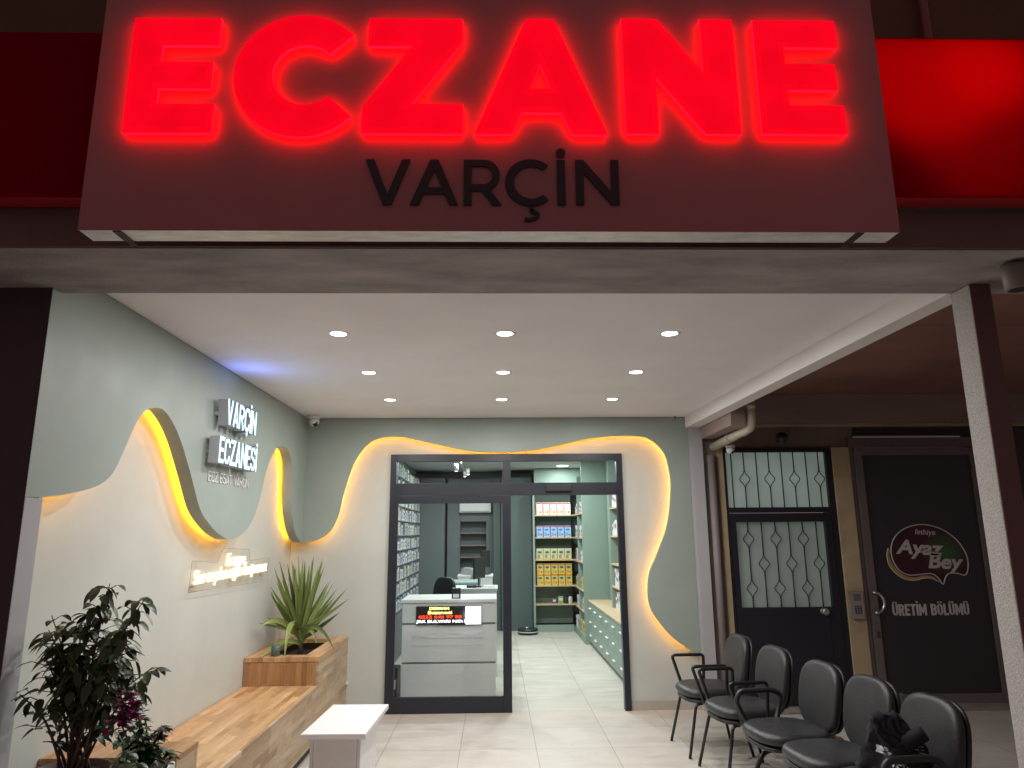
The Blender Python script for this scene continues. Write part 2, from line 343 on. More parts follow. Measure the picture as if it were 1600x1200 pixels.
def glyph(ch, w, h, s):
    """condensed grotesque capital as pen strokes (open list, closed list, dots)"""
    a, b_, c, d = s / 2, w - s / 2, s / 2, h - s / 2; r = min(w * .42, h * .22); m = h * .52
    def cor(cx, cy, a0, a1): return [(cx + r * math.cos(math.radians(a0 + (a1 - a0) * k / 5)), cy + r * math.sin(math.radians(a0 + (a1 - a0) * k / 5))) for k in range(6)]
    bowl = lambda z0, z1, rr=None: [(a, z1), (b_ - r * .9, z1)] + [(b_ - r * .9 + r * .9 * math.sin(PI * k / 12), (z0 + z1) / 2 + (z1 - z0) / 2 * math.cos(PI * k / 12)) for k in range(1, 12)] + [(b_ - r * .9, z0), (a, z0)]
    O, Q, dots = [], [], []
    base = {'Ç': 'C', 'İ': 'I', 'Ü': 'U', 'Ö': 'O'}.get(ch, ch)
    if base == 'V': O = [[(a, h), (w / 2, 0)], [(w / 2, 0), (b_, h)]]
    elif base == 'A': O = [[(a, 0), (w / 2, h)], [(w / 2, h), (b_, 0)], [(w * .25, h * .24), (w * .75, h * .24)]]
    elif base == 'R': O = [[(a, 0), (a, h)], bowl(m - .02 * h, d), [(w * .5, m - .02 * h), (b_, 0)]]
    elif base == 'B': O = [[(a, 0), (a, h)], bowl(m, d), bowl(c, m)]
    elif base == 'C': O = [[(b_, h * .66)] + cor(b_ - r, d - r, 0, 90) + cor(a + r, d - r, 90, 180) + cor(a + r, c + r, 180, 270) + cor(b_ - r, c + r, 270, 360) + [(b_, h * .34)]]
    elif base == 'O': Q = [cor(b_ - r, d - r, 0, 90) + cor(a + r, d - r, 90, 180) + cor(a + r, c + r, 180, 270) + cor(b_ - r, c + r, 270, 360)]
    elif base == 'U': O = [[(a, h)] + cor(a + r, c + r, 180, 270) + cor(b_ - r, c + r, 270, 360) + [(b_, h)]]
    elif base == 'I': O = [[(w / 2, 0), (w / 2, h)]]
    elif base == 'N': O = [[(a, 0), (a, h)], [(a, h - s * .3), (b_, s * .3)], [(b_, 0), (b_, h)]]
    elif base == 'M': O = [[(a, 0), (a, h)], [(a, h - s * .2), (w / 2, h * .3), (b_, h - s * .2)], [(b_, 0), (b_, h)]]
    elif base == 'E': O = [[(w, d), (a, d), (a, c), (w, c)], [(a, h / 2), (w * .9, h / 2)]]
    elif base == 'L': O = [[(a, h), (a, c), (w, c)]]
    elif base == 'T': O = [[(0, d), (w, d)], [(w / 2, 0), (w / 2, d)]]
    elif base == 'Z': O = [[(0, d), (b_ * .96, d), (a, c), (w, c)]]
    elif base == 'S': O = [[(b_, h * .70)] + cor(b_ - r, d - r, 0, 90) + cor(a + r, d - r, 90, 180) + [(a, h * .62), (b_, h * .38)] + cor(b_ - r, c + r, 0, -90) + cor(a + r, c + r, 270, 180) + [(a, h * .30)]]
    if ch == 'İ': dots = [(w / 2, h + s * .95)]
    if ch in 'ÜÖ': dots = [(w * .27, h + s * .72), (w * .73, h + s * .72)]
    if ch == 'Ç': O.append([(w / 2, 0), (w / 2 + s * .25, -s * .55), (w / 2 - s * .3, -s * .95)])
    return O, Q, dots
def stroke_word(word, W, h, s, M, ext, mats, parent, off, name='letter', gap=.32, rnd_dot=False):
    """every letter its own mesh; front at local z = ext"""
    rel = {'I': .0, 'İ': .0, 'M': 1.32, 'E': .86, 'L': .82, 'T': .92, ' ': .55, 'Z': .92}
    n = sum(rel.get(ch, 1.) for ch in word); ns = sum(1 for ch in word if ch in 'Iİ')
    cw = (W - ns * s - (len(word) - 1) * gap * s) / n; x = 0
    for ch in word:
        w_ = s if ch in 'Iİ' else rel.get(ch, 1.) * cw
        if ch != ' ':
            O, Q, dots = glyph(ch, w_, h, s); bm = BM(); k = 0
            for lst, cl in ((O, False), (Q, True)):
                for P in lst:
                    Lf, Rt = pen(P, s, cl); z1 = ext - k * .0002; k += 1; n_ = len(Lf)
                    v = [[bm.verts.new(M @ Vector((p.x + x, p.y, z_))) for p in side] for side in (Lf, Rt) for z_ in (0, z1)]
                    for i in range(n_ if cl else n_ - 1):
                        j = (i + 1) % n_
                        bm.faces.new((v[1][i], v[3][i], v[3][j], v[1][j])).material_index = 0
                        for q4 in ((v[0][i], v[2][i], v[2][j], v[0][j]), (v[0][i], v[0][j], v[1][j], v[1][i]), (v[2][i], v[2][j], v[3][j], v[3][i])): bm.faces.new(q4).material_index = 1
                    if not cl:
                        for i in (0, -1): bm.faces.new((v[0][i], v[1][i], v[3][i], v[2][i])).material_index = 1
            for dx, dy in dots:
                ng = 16 if rnd_dot else 4; rr = s * (.56 if rnd_dot else .60)
                lo, hi = [[bm.verts.new(M @ Vector((x + dx + rr * math.cos(2 * PI * (q + .5) / ng), dy + rr * math.sin(2 * PI * (q + .5) / ng), z_))) for q in range(ng)] for z_ in (0, ext - .0001)]
                bm.faces.new(hi).material_index = 0; bm.faces.new(lo).material_index = 1
                for q in range(ng): bm.faces.new((lo[q], lo[(q + 1) % ng], hi[(q + 1) % ng], hi[q])).material_index = 1
            build(name, bm, mats, parent, off=off)
        x += w_ + gap * s
def copy_tree(o, parent=None):
    c = o.copy(); C.objects.link(c)
    if parent: c.parent = parent
    for ch in o.children: copy_tree(ch, c)
    return c
def lamp(kind, name, loc, watts, col, parent, size=.1, rot=(0, 0, 0), spread=None, spot=None, blend=.5):
    l = bpy.data.lights.new(name, kind); l.energy = watts; l.color = col
    if kind == 'AREA':
        l.shape = 'DISK'; l.size = size
        if spread: l.spread = math.radians(spread)
    elif kind == 'SPOT': l.spot_size = math.radians(spot); l.spot_blend = blend; l.shadow_soft_size = size
    else: l.shadow_soft_size = size
    o = bpy.data.objects.new(name, l); C.objects.link(o); o.location = loc; o.rotation_euler = rot
    if parent: o.parent = parent
    return o

# ================================================================== SETTING
b = BM(); box(b, -9, 9, -6, 13.4, -.2, 0); tag(build('floor', b, tile_mat()), kind='structure')
b = BM(); box(b, -60, 60, -60, -6.004, -.3, -.12); tag(build('street', b, mat('asphalt', (.05, .048, .047), .85, var=.2, bump=.3)), kind='structure')
# porch ceiling
b = BM(); prism(b, [(XW - .1, 2.978), (2.06, 2.978), (1.975, D + .1), (XW - .1, D + .1)], 'xy', HC, HC + .25); tag(build('ceiling', b, CEIL), kind='structure')
# facade beam (soffit) with the fascia standing on it
b = BM(); box(b, -6, 6, 2.481, 2.978, ZS, 3.05); tag(build('soffit_beam', b, PLASTER), 'rough grey rendered beam running across the front above the porch', 'beam')
b = BM(); box(b, -6, 6, 2.47, 2.478, ZS + .004, 2.86); box(b, -6, 6, 2.49, 3.2, 3.054, 3.53)
tag(build('fascia', b, FASCIA), 'dark brown fascia band behind and under the red letter sign', 'fascia')
b = BM(); box(b, -6, 6, 3.3, 3.6, 3.4, 7); tag(build('upper_facade', b, mat('upper facade brown', (.13, .06, .03), .8, var=.2, vscale=1.5, bump=.2)), 'dark brown upper wall of the building above the signs', 'wall')
b = BM(); tube(b, [(2.33, 3.26, 3.4), (2.34, 3.26, 6.5)], .022); tag(build('facade_pipe', b, mat('red brown pipe', (.3, .12, .1), .5)), 'thin vertical pipe on the dark upper wall above the plain red light box', 'pipe')
# left wall: pier + wall
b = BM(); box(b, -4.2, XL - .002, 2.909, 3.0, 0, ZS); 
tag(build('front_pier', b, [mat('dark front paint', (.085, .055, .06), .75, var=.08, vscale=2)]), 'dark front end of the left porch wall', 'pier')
b = BM(); box(b, XL - .3, XL - .002, 3.0025, 3.02, 0, HC - .002); box(b, XL - .3, XW, 3.0225, D + .0, 0, HC - .002)
tag(build('left_wall', b, CREAM), 'cream porch wall behind the bench on the left, carrying the wavy green panel', 'wall')
# light grey cheek of the pier
b = BM(); box(b, XL - .0015, XL + .001, 2.9095, 3.0205, 0, 1.818); tag(build('pier_cheek', b, PILL), 'narrow light grey strip on the inner edge of the left pier', 'wall trim')
# back wall with the door opening
b = BM()
prism(b, [(XW + .003, 0), (-1.056, 0), (-1.056, 2.456), (1.302, 2.456), (1.302, 0), (1.972, 0), (1.972, HC - .004), (XW + .003, HC - .004)], 'xz', D, D + .18)
tag(build('back_wall', b, CREAM), 'cream wall around the pharmacy door, glowing amber under the green panel', 'wall')
b = BM(); box(b, 1.302, 1.995, D - .012, D - .001, 0, .085, .002); tag(build('skirting', b, mat('tile skirting', (.42, .39, .34), .4, var=.08, vscale=5)), 'stone coloured tile skirting under the cream wall beside the first chair', 'skirting')
# pilaster and right beam
b = BM(); box(b, 1.9735, 1.9975, YP + .001, D - .001, 0, ZS + .1); box(b, 1.998, 2.112, YP - .02, D + .2, 0, ZS); tag(build('pilaster', b, PILL), 'grey lilac pilaster at the right end of the porch back wall', 'pilaster')
b = BM(); prism(b, [(2.0535, 2.981), (2.165, 2.981), (2.09, YP - .0), (1.952, YP - .0)], 'xy', ZS + .001, 3.045); tag(build('side_beam', b, BEAMW), 'white painted beam running back along the right edge of the porch ceiling', 'beam')
# right column
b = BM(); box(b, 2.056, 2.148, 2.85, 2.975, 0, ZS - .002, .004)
box(b, 2.0575, 2.1465, 2.846, 2.8495, 0, ZS - .004, mi=1)  # thin front skin, the shade of the street side put into its colour
tag(build('front_column', b, [COLUMN, mat('shaded column front tone', (.16, .085, .085), .85, var=.1, bump=.3, bscale=150)]), 'slim speckled grey column carrying the beam at the right of the porch', 'column')

# wavy sage panels and their amber led strips
LW = [(2.9095,1.8195),(3.021,1.823),(3.166,1.842),(3.373,1.882),(3.494,1.929),(3.569,1.998),(3.639,2.113),(3.703,2.222),(3.758,2.288),(3.819,2.331),(3.924,2.362),(4.026,2.359),(4.151,2.302),(4.266,2.216),(4.404,2.075),(4.502,1.964),(4.630,1.823),(4.804,1.731),(4.983,1.668),(5.193,1.634),(5.433,1.673),(5.619,1.765),(5.725,1.877),(5.807,2.012),(5.887,2.179),(6.006,2.314),(6.140,2.397),(6.264,2.432),(6.442,2.425),(6.555,2.373),(6.629,2.279),(6.664,2.045),(6.697,1.882),(6.803,1.725),(6.917,1.648),(7.064,1.596),(YP,1.592)]
BW = [(-1.889,1.592),(-1.826,1.592),(-1.746,1.610),(-1.655,1.664),(-1.590,1.750),(-1.542,1.880),(-1.514,2.030),(-1.451,2.263),(-1.401,2.391),(-1.317,2.519),(-1.229,2.590),(-1.120,2.622),(-0.992,2.628),(-0.882,2.615),(-0.648,2.562),(-0.408,2.509),(-0.221,2.475),(0.064,2.464),(0.349,2.479),(0.590,2.519),(0.826,2.574),(1.023,2.608),(1.239,2.625),(1.482,2.619),(1.579,2.591),(1.673,2.515),(1.734,2.420),(1.765,2.271),(1.772,2.110),(1.742,1.857),(1.694,1.669),(1.586,1.423),(1.515,1.271),(1.492,1.120),(1.500,0.971),(1.557,0.851),(1.674,0.702),(1.792,0.602),(1.971,0.495)]
LWs = [(p.x, p.y) for p in catmull([(a, z, 0) for a, z in LW], 5)]
BWs = [(p.x, p.y) for p in catmull([(a, z, 0) for a, z in BW], 5)]
AMBER = emis('amber led', (1, .39, .017), 88)
def panel(name, curve, plane, a, bb, top, label, led_depth):
    r = thing(name, label, 'wall panel')
    bm = BM(); pts = curve + [(curve[-1][0], top), (curve[0][0], top)]
    prism(bm, pts, plane, a, bb)
    build('board', bm, SAGE, r)
    bm = BM(); off = []
    for i, p in enumerate(curve):
        q0 = curve[max(i - 1, 0)]; q1 = curve[min(i + 1, len(curve) - 1)]
        dx, dz = q1[0] - q0[0], q1[1] - q0[1]; l = math.hypot(dx, dz) or 1
        off.append((p[0] - dz / l * .07, p[1] + dx / l * .07))
    P = [(x, led_depth, z) if plane == 'xz' else (led_depth, x, z) for x, z in off]
    tube(bm, P[3:-3], .004, 6); build('led_strip', bm, AMBER, r)
panel('wavy_panel', LWs, 'yz', XL - .083, XL, HC - .003, 'sage green wavy edged panel on the left wall around the white lettered sign', XL - .0885)
panel('wavy_panel', BWs, 'xz', YP, YP + .036, HC - .004, 'sage green wavy edged panel arching over the glass door', YP + .0415)

# ================================================================== DOWNLIGHTS
def downlight(x, y, z, watts, label, group, col=(1, .97, .955), first=[None]):
    if first[0] is None:
        t = thing('downlight', label, 'ceiling light', (x, y, z), 0, group)
        bm = BM(); pr = [(.047, -.0015), (.06, -.006), (.066, -.004), (.068, .0)]
        bb = bmesh.new(); seg = 28; rings = [[bb.verts.new((r * math.cos(2 * PI * k / seg), r * math.sin(2 * PI * k / seg), zz)) for k in range(seg)] for r, zz in pr]
        for i in range(3):
            for k in range(seg): bb.faces.new((rings[i][k], rings[i][(k + 1) % seg], rings[i + 1][(k + 1) % seg], rings[i + 1][k])).smooth = True
        join(bm, bb); build('trim_ring', bm, mat('white lamp trim', (.8, .8, .8), .4), t)
        bm = BM(); lathe(bm, [(.046, -.003), (.047, -.001)], seg=28); build('lens', bm, emis('lamp lens', (1, .97, .93), 9), t)
        lamp('AREA', 'downlight_lamp', (0, 0, -.008), watts, col, t, .08)
        first[0] = t; return t
    c = copy_tree(first[0]); c.location = (x, y, z); c['label'] = label; c['group'] = group; return c
names = ['front', 'middle', 'back']; cols = ['left', 'middle', 'right']
for j, y in enumerate((4.012, 5.036, 6.104)):
    for i in range(3):
        downlight(.062 + (i - 1) * .98, y, HC - .001, DOWN_W, 'round white downlight, %s one of the %s row of three in the porch ceiling' % (cols[i], names[j]), 'porch ceiling downlights')

# ================================================================== MAIN SIGN
so = (0, 2.21, 2.655)
sign = thing('shop_sign', 'large grey shop sign with glowing red ECZANE letters and dark VARÇİN below', 'sign', so)
b = BM(); box(b, -1.382, 1.385, 2.2102, 2.2145, 2.655, 3.62, .0015); build('face_panel', b, SIGNP, sign, off=so)
b = BM(); prism(b, [(-1.380, 2.2160), (1.383, 2.2160), (1.383, 2.302), (-1.380, 2.302)], 'xy', 2.656, 2.662)
box(b, -1.380, -1.374, 2.216, 2.302, 2.664, 3.62); box(b, 1.377, 1.383, 2.216, 2.302, 2.664, 3.62); build('return_edge', b, SIGNU, sign, off=so)
for x, s in ((-1.27, 1), (1.235, -1)):
    b = BM(); prism(b, [(x, 2.216), (x + .028, 2.216), (x + .028 + s * 0, 2.302), (x, 2.302)], 'xy', 2.6525, 2.6550)
    box(b, x + .002, x + .026, 2.303, 2.335, 2.652, 2.660, .001)
    build('bracket', b, mat('rusty dark bracket', (.06, .045, .04), .6, metal=.5, var=.5, vscale=30), sign, off=so)
b = BM(); box(b, -1.36, 1.36, 2.31, 2.34, 2.87, 2.90); box(b, -1.36, 1.36, 2.31, 2.34, 3.5, 3.53)
for x in (-1.3, -.4, .4, 1.3): box(b, x, x + .03, 2.3425, 2.468, 2.87, 2.90)
build('rear_frame', b, BLKM, sign, off=so)
RFACE = emis('red acrylic face', (1.0, .0012, .013), 1.0, .10)
RIN = emis('red acrylic inner face', (1.0, .0012, .014), .93, .06)
RSIDE = emis('red acrylic side', (1.0, .0010, .005), 8.0)
def E_(): return [[(0, 0), (1, 0), (1, .235), (.335, .235), (.335, .385), (.945, .385), (.945, .605), (.335, .605), (.335, .77), (1, .77), (1, 1), (0, 1)]]
def C_():
    o = []
    for k in range(41):
        a = math.radians(42.8 + (317.2 - 42.8) * k / 40); o.append((.577 + .577 * math.cos(a), .5 + .5 * math.sin(a)))
    for k in range(37):
        a = math.radians(314 - (314 - 46) * k / 36); o.append((.607 + .293 * math.cos(a), .503 + .257 * math.sin(a)))
    return [o]
def Z_(): return [[(0, 0), (1, 0), (1, .24), (.47, .24), (.99, .80), (.99, 1), (.04, 1), (.04, .765), (.50, .765), (0, .215)]]
def A_(): return [[(0, 0), (.265, 0), (.345, .185), (.665, .185), (.745, 0), (1, 0), (.605, 1), (.40, 1)], [(.405, .375), (.50, .62), (.595, .375)]]
def N_(): return [[(0, 0), (.27, 0), (.27, .51), (.70, 0), (1, 0), (1, 1), (.72, 1), (.72, .50), (.31, 1), (0, 1)]]
for ch, fn, x0, x1, z0, z1 in [('E', E_, -1.248, -.948, 2.982, 3.427), ('C', C_, -.893, -.488, 2.970, 3.443), ('Z', Z_, -.450, -.105, 2.985, 3.434), ('A', A_, -.065, .387, 2.985, 3.439), ('N', N_, .450, .848, 2.990, 3.443), ('E', E_, .918, 1.216, 2.992, 3.442)]:
    x0, x1, z0, z1 = x0 * 1.0098 + .005, x1 * 1.0098 - .005, 1.66 + (z0 - 1.66) * 1.0098 + .005, 1.66 + (z1 - 1.66) * 1.0098 - .005
    loops = [[(p[0] * (x1 - x0), p[1] * (z1 - z0)) for p in lp] for lp in fn()]
    gl_ = outline('glowing_letter', loops, frame((x0, 2.190, z0), (1, 0, 0), (0, 0, 1)), RFACE, RSIDE, .005, .004, sign, so)
    outline('inner_face', loops, frame((x0, 2.1805, z0), (1, 0, 0), (0, 0, 1)), RIN, RIN, .0005, 0, sign, so, -.017)
SW = .0265
def thick(P, w):
    """outline of an open polyline drawn with a flat pen of width w"""
    P = [Vector((p[0], p[1], 0)) for p in P]; Lf, Rt = [], []
    for i, p in enumerate(P):
        d = (P[min(i + 1, len(P) - 1)] - P[max(i - 1, 0)]).normalized(); n_ = Vector((-d.y, d.x, 0)) * w / 2; Lf.append(p + n_); Rt.append(p - n_)
    return [(p.x, p.y) for p in Lf + Rt[::-1]]
def arc(cx, cy, rx, ry, a0, a1, n=24): return [(cx + rx * math.cos(math.radians(a0 + (a1 - a0) * k / n)), cy + ry * math.sin(math.radians(a0 + (a1 - a0) * k / n))) for k in range(n + 1)]
h = .167
VAR = [('letter V', -.439, 2.747, [[(0, h), (.030, h), (.0775, .038), (.125, h), (.153, h), (.091, 0), (.063, 0)]]),
    ('letter A', -.285, 2.747, [[(0, 0), (.029, 0), (.045, .040), (.117, .040), (.133, 0), (.162, 0), (.095, h), (.067, h)], [(.055, .064), (.081, .130), (.107, .064)]]),
    ('letter R', -.104, 2.747, [[(0, 0), (.027, 0), (.027, .052), (.062, .052), (.098, 0), (.129, 0), (.090, .057)] + arc(.070, .110, .053, .057, -65, 90, 14) + [(0, h)], [(.027, .076), (.027, .143)] + arc(.068, .1095, .030, .0335, 90, -90, 12)]),
    ('letter C cedilla', .037, 2.747, [arc(.088, .0835, .088, .0865, 47, 313, 36) + arc(.090, .0835, .060, .060, 311, 49, 32)]),
    ('letter N', .279, 2.749, [[(0, 0), (.027, 0), (.027, .118), (.121, 0), (.148, 0), (.148, h), (.121, h), (.121, .048), (.027, h), (0, h)]])]
for nm_, x0, z0, loops in VAR: outline('flat_letter', loops, frame((x0, 2.206, z0), (1, 0, 0), (0, 0, 1)), DARKT, DARKT, .003, 0, sign, so)
outline('cedilla', [thick(arc(.088, -.036, .022, .014, 100, -60, 12) + [(.078, -.054), (.066, -.050)], .013) ], frame((.037, 2.206, 2.747), (1, 0, 0), (0, 0, 1)), DARKT, DARKT, .003, 0, sign, so)
b = BM(); box(b, .120, .132, 2.203, 2.209, 2.724, 2.7465); build('cedilla', b, DARKT, sign, off=so)
b = BM(); box(b, .215, .243, 2.203, 2.209, 2.748, 2.915); build('flat_letter', b, DARKT, sign, off=so)
b = BM(); lathe(b, [(.0165, -.003), (.0165, .003)], seg=24, M=Matrix.Translation((.229, 2.206, 2.942)) @ Matrix.Rotation(PI / 2, 4, 'X')); build('letter_dot', b, DARKT, sign, off=so)
# neighbouring light boxes: translucent red face lit by a lamp inside
def lightbox(x0, x1, z0, z1, label, lamps):
    o = (x0, 2.4, z0); t = thing('light_box', label, 'sign', o)
    b = BM(); box(b, x0, x1, 2.385, 2.388, z0, z1); build('acrylic_face', b, translucent_mat('red translucent acrylic', (.75, .008, .045)), t, off=o)
    b = BM(); d0, d1 = 2.3881, 2.465
    box(b, x0, x1, d1 - .004, d1, z0, z1); box(b, x0, x1, d0, d1 - .0039, z0, z0 + .006); box(b, x0, x1, d0, d1 - .0039, z1 - .006, z1); box(b, x0, x0 + .006, d0, d1 - .006, z0 + .008, z1 - .008); box(b, x1 - .006, x1, d0, d1 - .006, z0 + .008, z1 - .008)
    build('case', b, mat('red light box case', (.5, .02, .03), .5), t, off=o)
    for (x, z, wt, sz) in lamps: lamp('AREA', 'box_lamp', (x - o[0], 2.456 - o[1], z - o[2]), wt, (1, .02, .10), t, sz, rot=(PI / 2, 0, 0))
lightbox(1.42, 2.3, 2.873, 3.552, 'plain red glowing light box to the right of the big sign', [(1.93, 3.42, 1.2, .36), (1.66, 3.40, 2.3, .6), (1.85, 3.15, .55, .55)])
lightbox(-2.6, -1.43, 2.86, 3.54, 'plain dark red light box almost unlit to the left of the big sign', [(-1.85, 3.15, .014, .6)])

# ================================================================== DOOR SET
F0, F1 = D - .035, D + .045
dr = thing('glass_door', 'dark framed glass shopfront with its right leaf slid open', 'door', (.12, D, 0))
do = (.12, D, 0)
b = BM()
box(b, -1.053, -.992, F0, F1, 0, 2.452, .002); box(b, 1.235, 1.296, F0, F1, 0, 2.452, .002); box(b, -.9915, 1.2345, F0, F1, 2.378, 2.452, .002)
box(b, -.9915, 1.2345, F0, F1, 2.036, 2.160, .002); box(b, .076, .159, F0 - .002, F1 + .002, 2.1605, 2.3775)
build('outer_frame', b, FRAME, dr, off=do)
b = BM(); box(b, .076, .159, F0 - .004, F1, 0.0, 2.0355, .002)
box(b, -.9915, .0755, F0 - .003, F0 + .04, .0, .145, .002); box(b, -.9915, .0755, F0 - .003, F0 + .04, 1.958, 2.0355, .002); box(b, -.9915, -.968, F0 - .003, F0 + .04, .1455, 1.9575, .001)
build('fixed_leaf', b, FRAME, dr, off=do)
GL = glass_mat('tinted glass', (.945, .955, .955)); GLC = glass_mat('clear glass', (.95, .98, .97))
b = BM(); box(b, -.9675, .0755, F0 + .012, F0 + .018, .1455, 1.9575); build('glass_pane', b, GL, dr, off=do)
b = BM(); box(b, -.9915, .0755, F0 + .02, F0 + .026, 2.1605, 2.3775); build('transom_pane', b, GL, dr, off=do)
b = BM(); box(b, .1595, 1.2345, F0 + .02, F0 + .026, 2.1605, 2.3775); build('transom_pane', b, GLC, dr, off=do)
# the sliding leaf parked behind the fixed one
b = BM(); y0, y1 = D + .055, D + .085
box(b, -1.03, -.99, y0, y1, .01, 2.03, .002); box(b, .078, .12, y0, y1, .01, 2.03, .002); box(b, -.9895, .0775, y0, y1, .01, .12); box(b, -.9895, .0775, y0, y1, 1.97, 2.03)
sl = build('sliding_leaf', b, FRAME, dr, off=do)
b = BM(); box(b, -.9895, .0775, y0 + .012, y0 + .018, .1205, 1.9695); build('glass_pane', b, glass_mat('leaf glass', (.975, .98, .98)), sl, off=do)
b = BM(); box(b, .515, .775, F0 - .03, F0 - .001, 2.068, 2.136, .006); box(b, .53, .76, F0 - .033, F0 - .0305, 2.08, 2.10, .001); build('motion_sensor', b, BLKP, dr, off=do)

# ================================================================== PHARMACY INTERIOR
b = BM(); box(b, -1.5, 2.0, D + .182, 13.4, 2.80, 2.95); tag(build('shop_ceiling', b, mat('shop ceiling paint', (.55, .58, .58), .8)), kind='structure')
b = BM(); box(b, -1.62, -1.47, D + .182, 13.4, 0, 2.799); tag(build('shop_side_wall', b, SAGEC), 'sage side wall inside the shop behind the medicine racks', 'wall')
b = BM(); box(b, 1.80, 1.95, D + .182, 13.4, 0, 2.799); tag(build('shop_side_wall', b, SAGEC), 'sage side wall inside the shop above the drawer units', 'wall')
b = BM(); box(b, -1.62, 1.95, 13.4, 13.55, 0, 2.95); tag(build('shop_rear_wall', b, SAGED), 'dark rear wall of the shop', 'wall')
# tall dark wardrobe panels at the back left
t = thing('tall_cabinet', 'tall dark grey green cabinet wall behind the counter, left of the niche', 'cabinet', (-1.1, 12.9, 0))
b = BM(); box(b, -1.345, -.905, 12.9, 13.39, 0, 2.65, .004); build('body', b, SAGED, t, off=(-1.1, 12.9, 0))
b = BM(); box(b, -.868, -.655, 13.1, 13.39, 0, 2.65, .003); build('side_panel', b, SAGED, t, off=(-1.1, 12.9, 0))
t = thing('shelf_niche', 'dark shelving niche under the air conditioner at the back', 'shelves', (-.4, 13.2, 0)); o = (-.4, 13.2, 0)
b = BM(); box(b, -.654, -.635, 13.15, 13.39, 0, 2.65); box(b, -.16, -.03, 13.15, 13.39, 0, 2.65, .003); box(b, -.634, -.161, 13.15, 13.39, 1.88, 2.65); build('surround', b, SAGED, t, off=o)
for z in (.80, 1.03, 1.24, 1.45, 1.67):
    b = BM(); box(b, -.634, -.161, 13.17, 13.39, z - .012, z + .012, .001); build('shelf', b, mat('grey brown shelf', (.22, .18, .16), .5), t, off=o)
t = thing('tall_cabinet', 'tall plain dark green panel behind the open doorway, left of the formula shelves', 'cabinet', (.3, 12.85, 0))
b = BM(); box(b, -.028, .10, 12.92, 13.39, 0, 2.65, .003); box(b, .11, .655, 12.86, 13.39, 0, 2.65, .003); build('body', b, mat('dark green lacquer', (.075, .105, .10), .5), t, off=(.3, 12.85, 0))
# air conditioner
t = thing('air_conditioner', 'white wall air conditioner above the dark niche', 'air conditioner', (-.36, 13.0, 2.03))
b = BM(); box(b, -.29, .29, 0, .15, 0, .22, .03); build('casing', b, WHITEL, t, smooth=False)
b = BM(); box(b, -.26, .26, -.006, -.001, .012, .035); build('air_flap', b, mat('grey flap', (.35, .36, .38), .5), t)
# ceiling spots
t = thing('track_light', 'cluster of small white spotlights on the shop ceiling seen through the left transom', 'track light', (-.55, 11.8, 2.79))
b = BM(); box(b, -.02, .02, -.9, .9, -.03, 0, .003); build('rail', b, WHITEL, t)
for dx, dy in ((-.06, -.6), (.10, .1), (.03, .5)):
    b = BM(); lathe(b, [(.03, 0), (.03, .1)], seg=14, M=Matrix.Translation((dx, dy, -.15)) @ Matrix.Rotation(.5, 4, 'X')); hd = build('spot_head', b, WHITEL, t)
    b = BM(); lathe(b, [(.027, -.004), (.027, -.001)], seg=14, M=Matrix.Translation((dx, dy, -.15)) @ Matrix.Rotation(.5, 4, 'X')); build('lens', b, emis('spot lens', (1, 1, 1), 12), hd)
SHOPC = (.90, 1.0, .96)
for i, (x, y, k) in enumerate([(1.17, 12.2, .55), (.75, 9.0, 1.2), (.75, 10.8, 1.1), (-.5, 9.0, 1.1), (-.55, 11.2, 1.6), (-.48, 7.43, .28)]):  # the last entry is an extra lamp added to brighten the counter front
    t = thing('shop_lamp', ['round lamp in the shop ceiling above the formula shelves', 'round lamp in the shop ceiling just inside the open door', 'round lamp in the shop ceiling over the middle of the aisle', 'round lamp in the shop ceiling above the reception counter', 'round lamp in the shop ceiling above the rear desks', 'added lamp right behind the door glass to brighten the counter front'][i], 'ceiling light', (x, y, 2.798))
    b = BM(); lathe(b, [(.09, -.008), (.10, -.001)], seg=28); build('lens', b, emis('shop lamp lens', (.95, 1, .98), 6), t)
    lamp('AREA', 'lamp', (0, 0, -.015), IN_W * k, SHOPC, t, .16)

# reception counter
co = (-.48, 7.6, 0)
ct = thing('reception_counter', 'white reception counter with grey grooves behind the left glass', 'counter', co)
b = BM()
for z0, z1 in ((.0, .366), (.386, .744), (.766, .965)): box(b, -.955, .004, 7.6, 7.64, z0, z1, .003)
box(b, -.955, -.92, 7.642, 8.2, 0, .965); box(b, -.03, .004, 7.642, 8.2, 0, .965); build('front_panels', b, COUNT, ct, off=co)
b = BM(); box(b, -.95, -.001, 7.612, 7.638, .3662, .3858); box(b, -.95, -.001, 7.612, 7.638, .7442, .7658); build('groove', b, GREYG, ct, off=co)
b = BM(); box(b, -.97, .014, 7.585, 8.25, .9652, .997, .004); build('counter_top', b, COUNT, ct, off=co)
RAISED = mat('white raised lettering', (.82, .83, .82), .4)
text('lettering', 'VARÇİN ECZANESİ', frame((-.863, 7.5965, .606), (1, 0, 0), (0, 0, 1)), .73, .085, RAISED, ext=.003, bold=.02, parent=ct, off=co)
text('lettering', 'Ecz. Esat VARÇİN  0252 646 12 64', frame((-.835, 7.5975, .535), (1, 0, 0), (0, 0, 1)), .69, .035, RAISED, ext=.002, parent=ct, off=co)
ld = thing('led_display', 'lit led message display on the counter front behind the glass', 'display', (-.48, 7.58, .75)); lo = (-.48, 7.58, .75)
b = BM(); box(b, -.812, -.142, 7.578, 7.5985, .750, .932, .002); build('casing', b, mat('black display', (.02, .018, .018), .4), ld, off=lo)
b = BM(); box(b, -.305, -.146, 7.5735, 7.5775, .753, .928); build('lit_panel', b, emis('display white', (.9, .97, 1), 3.2), ld, off=lo)
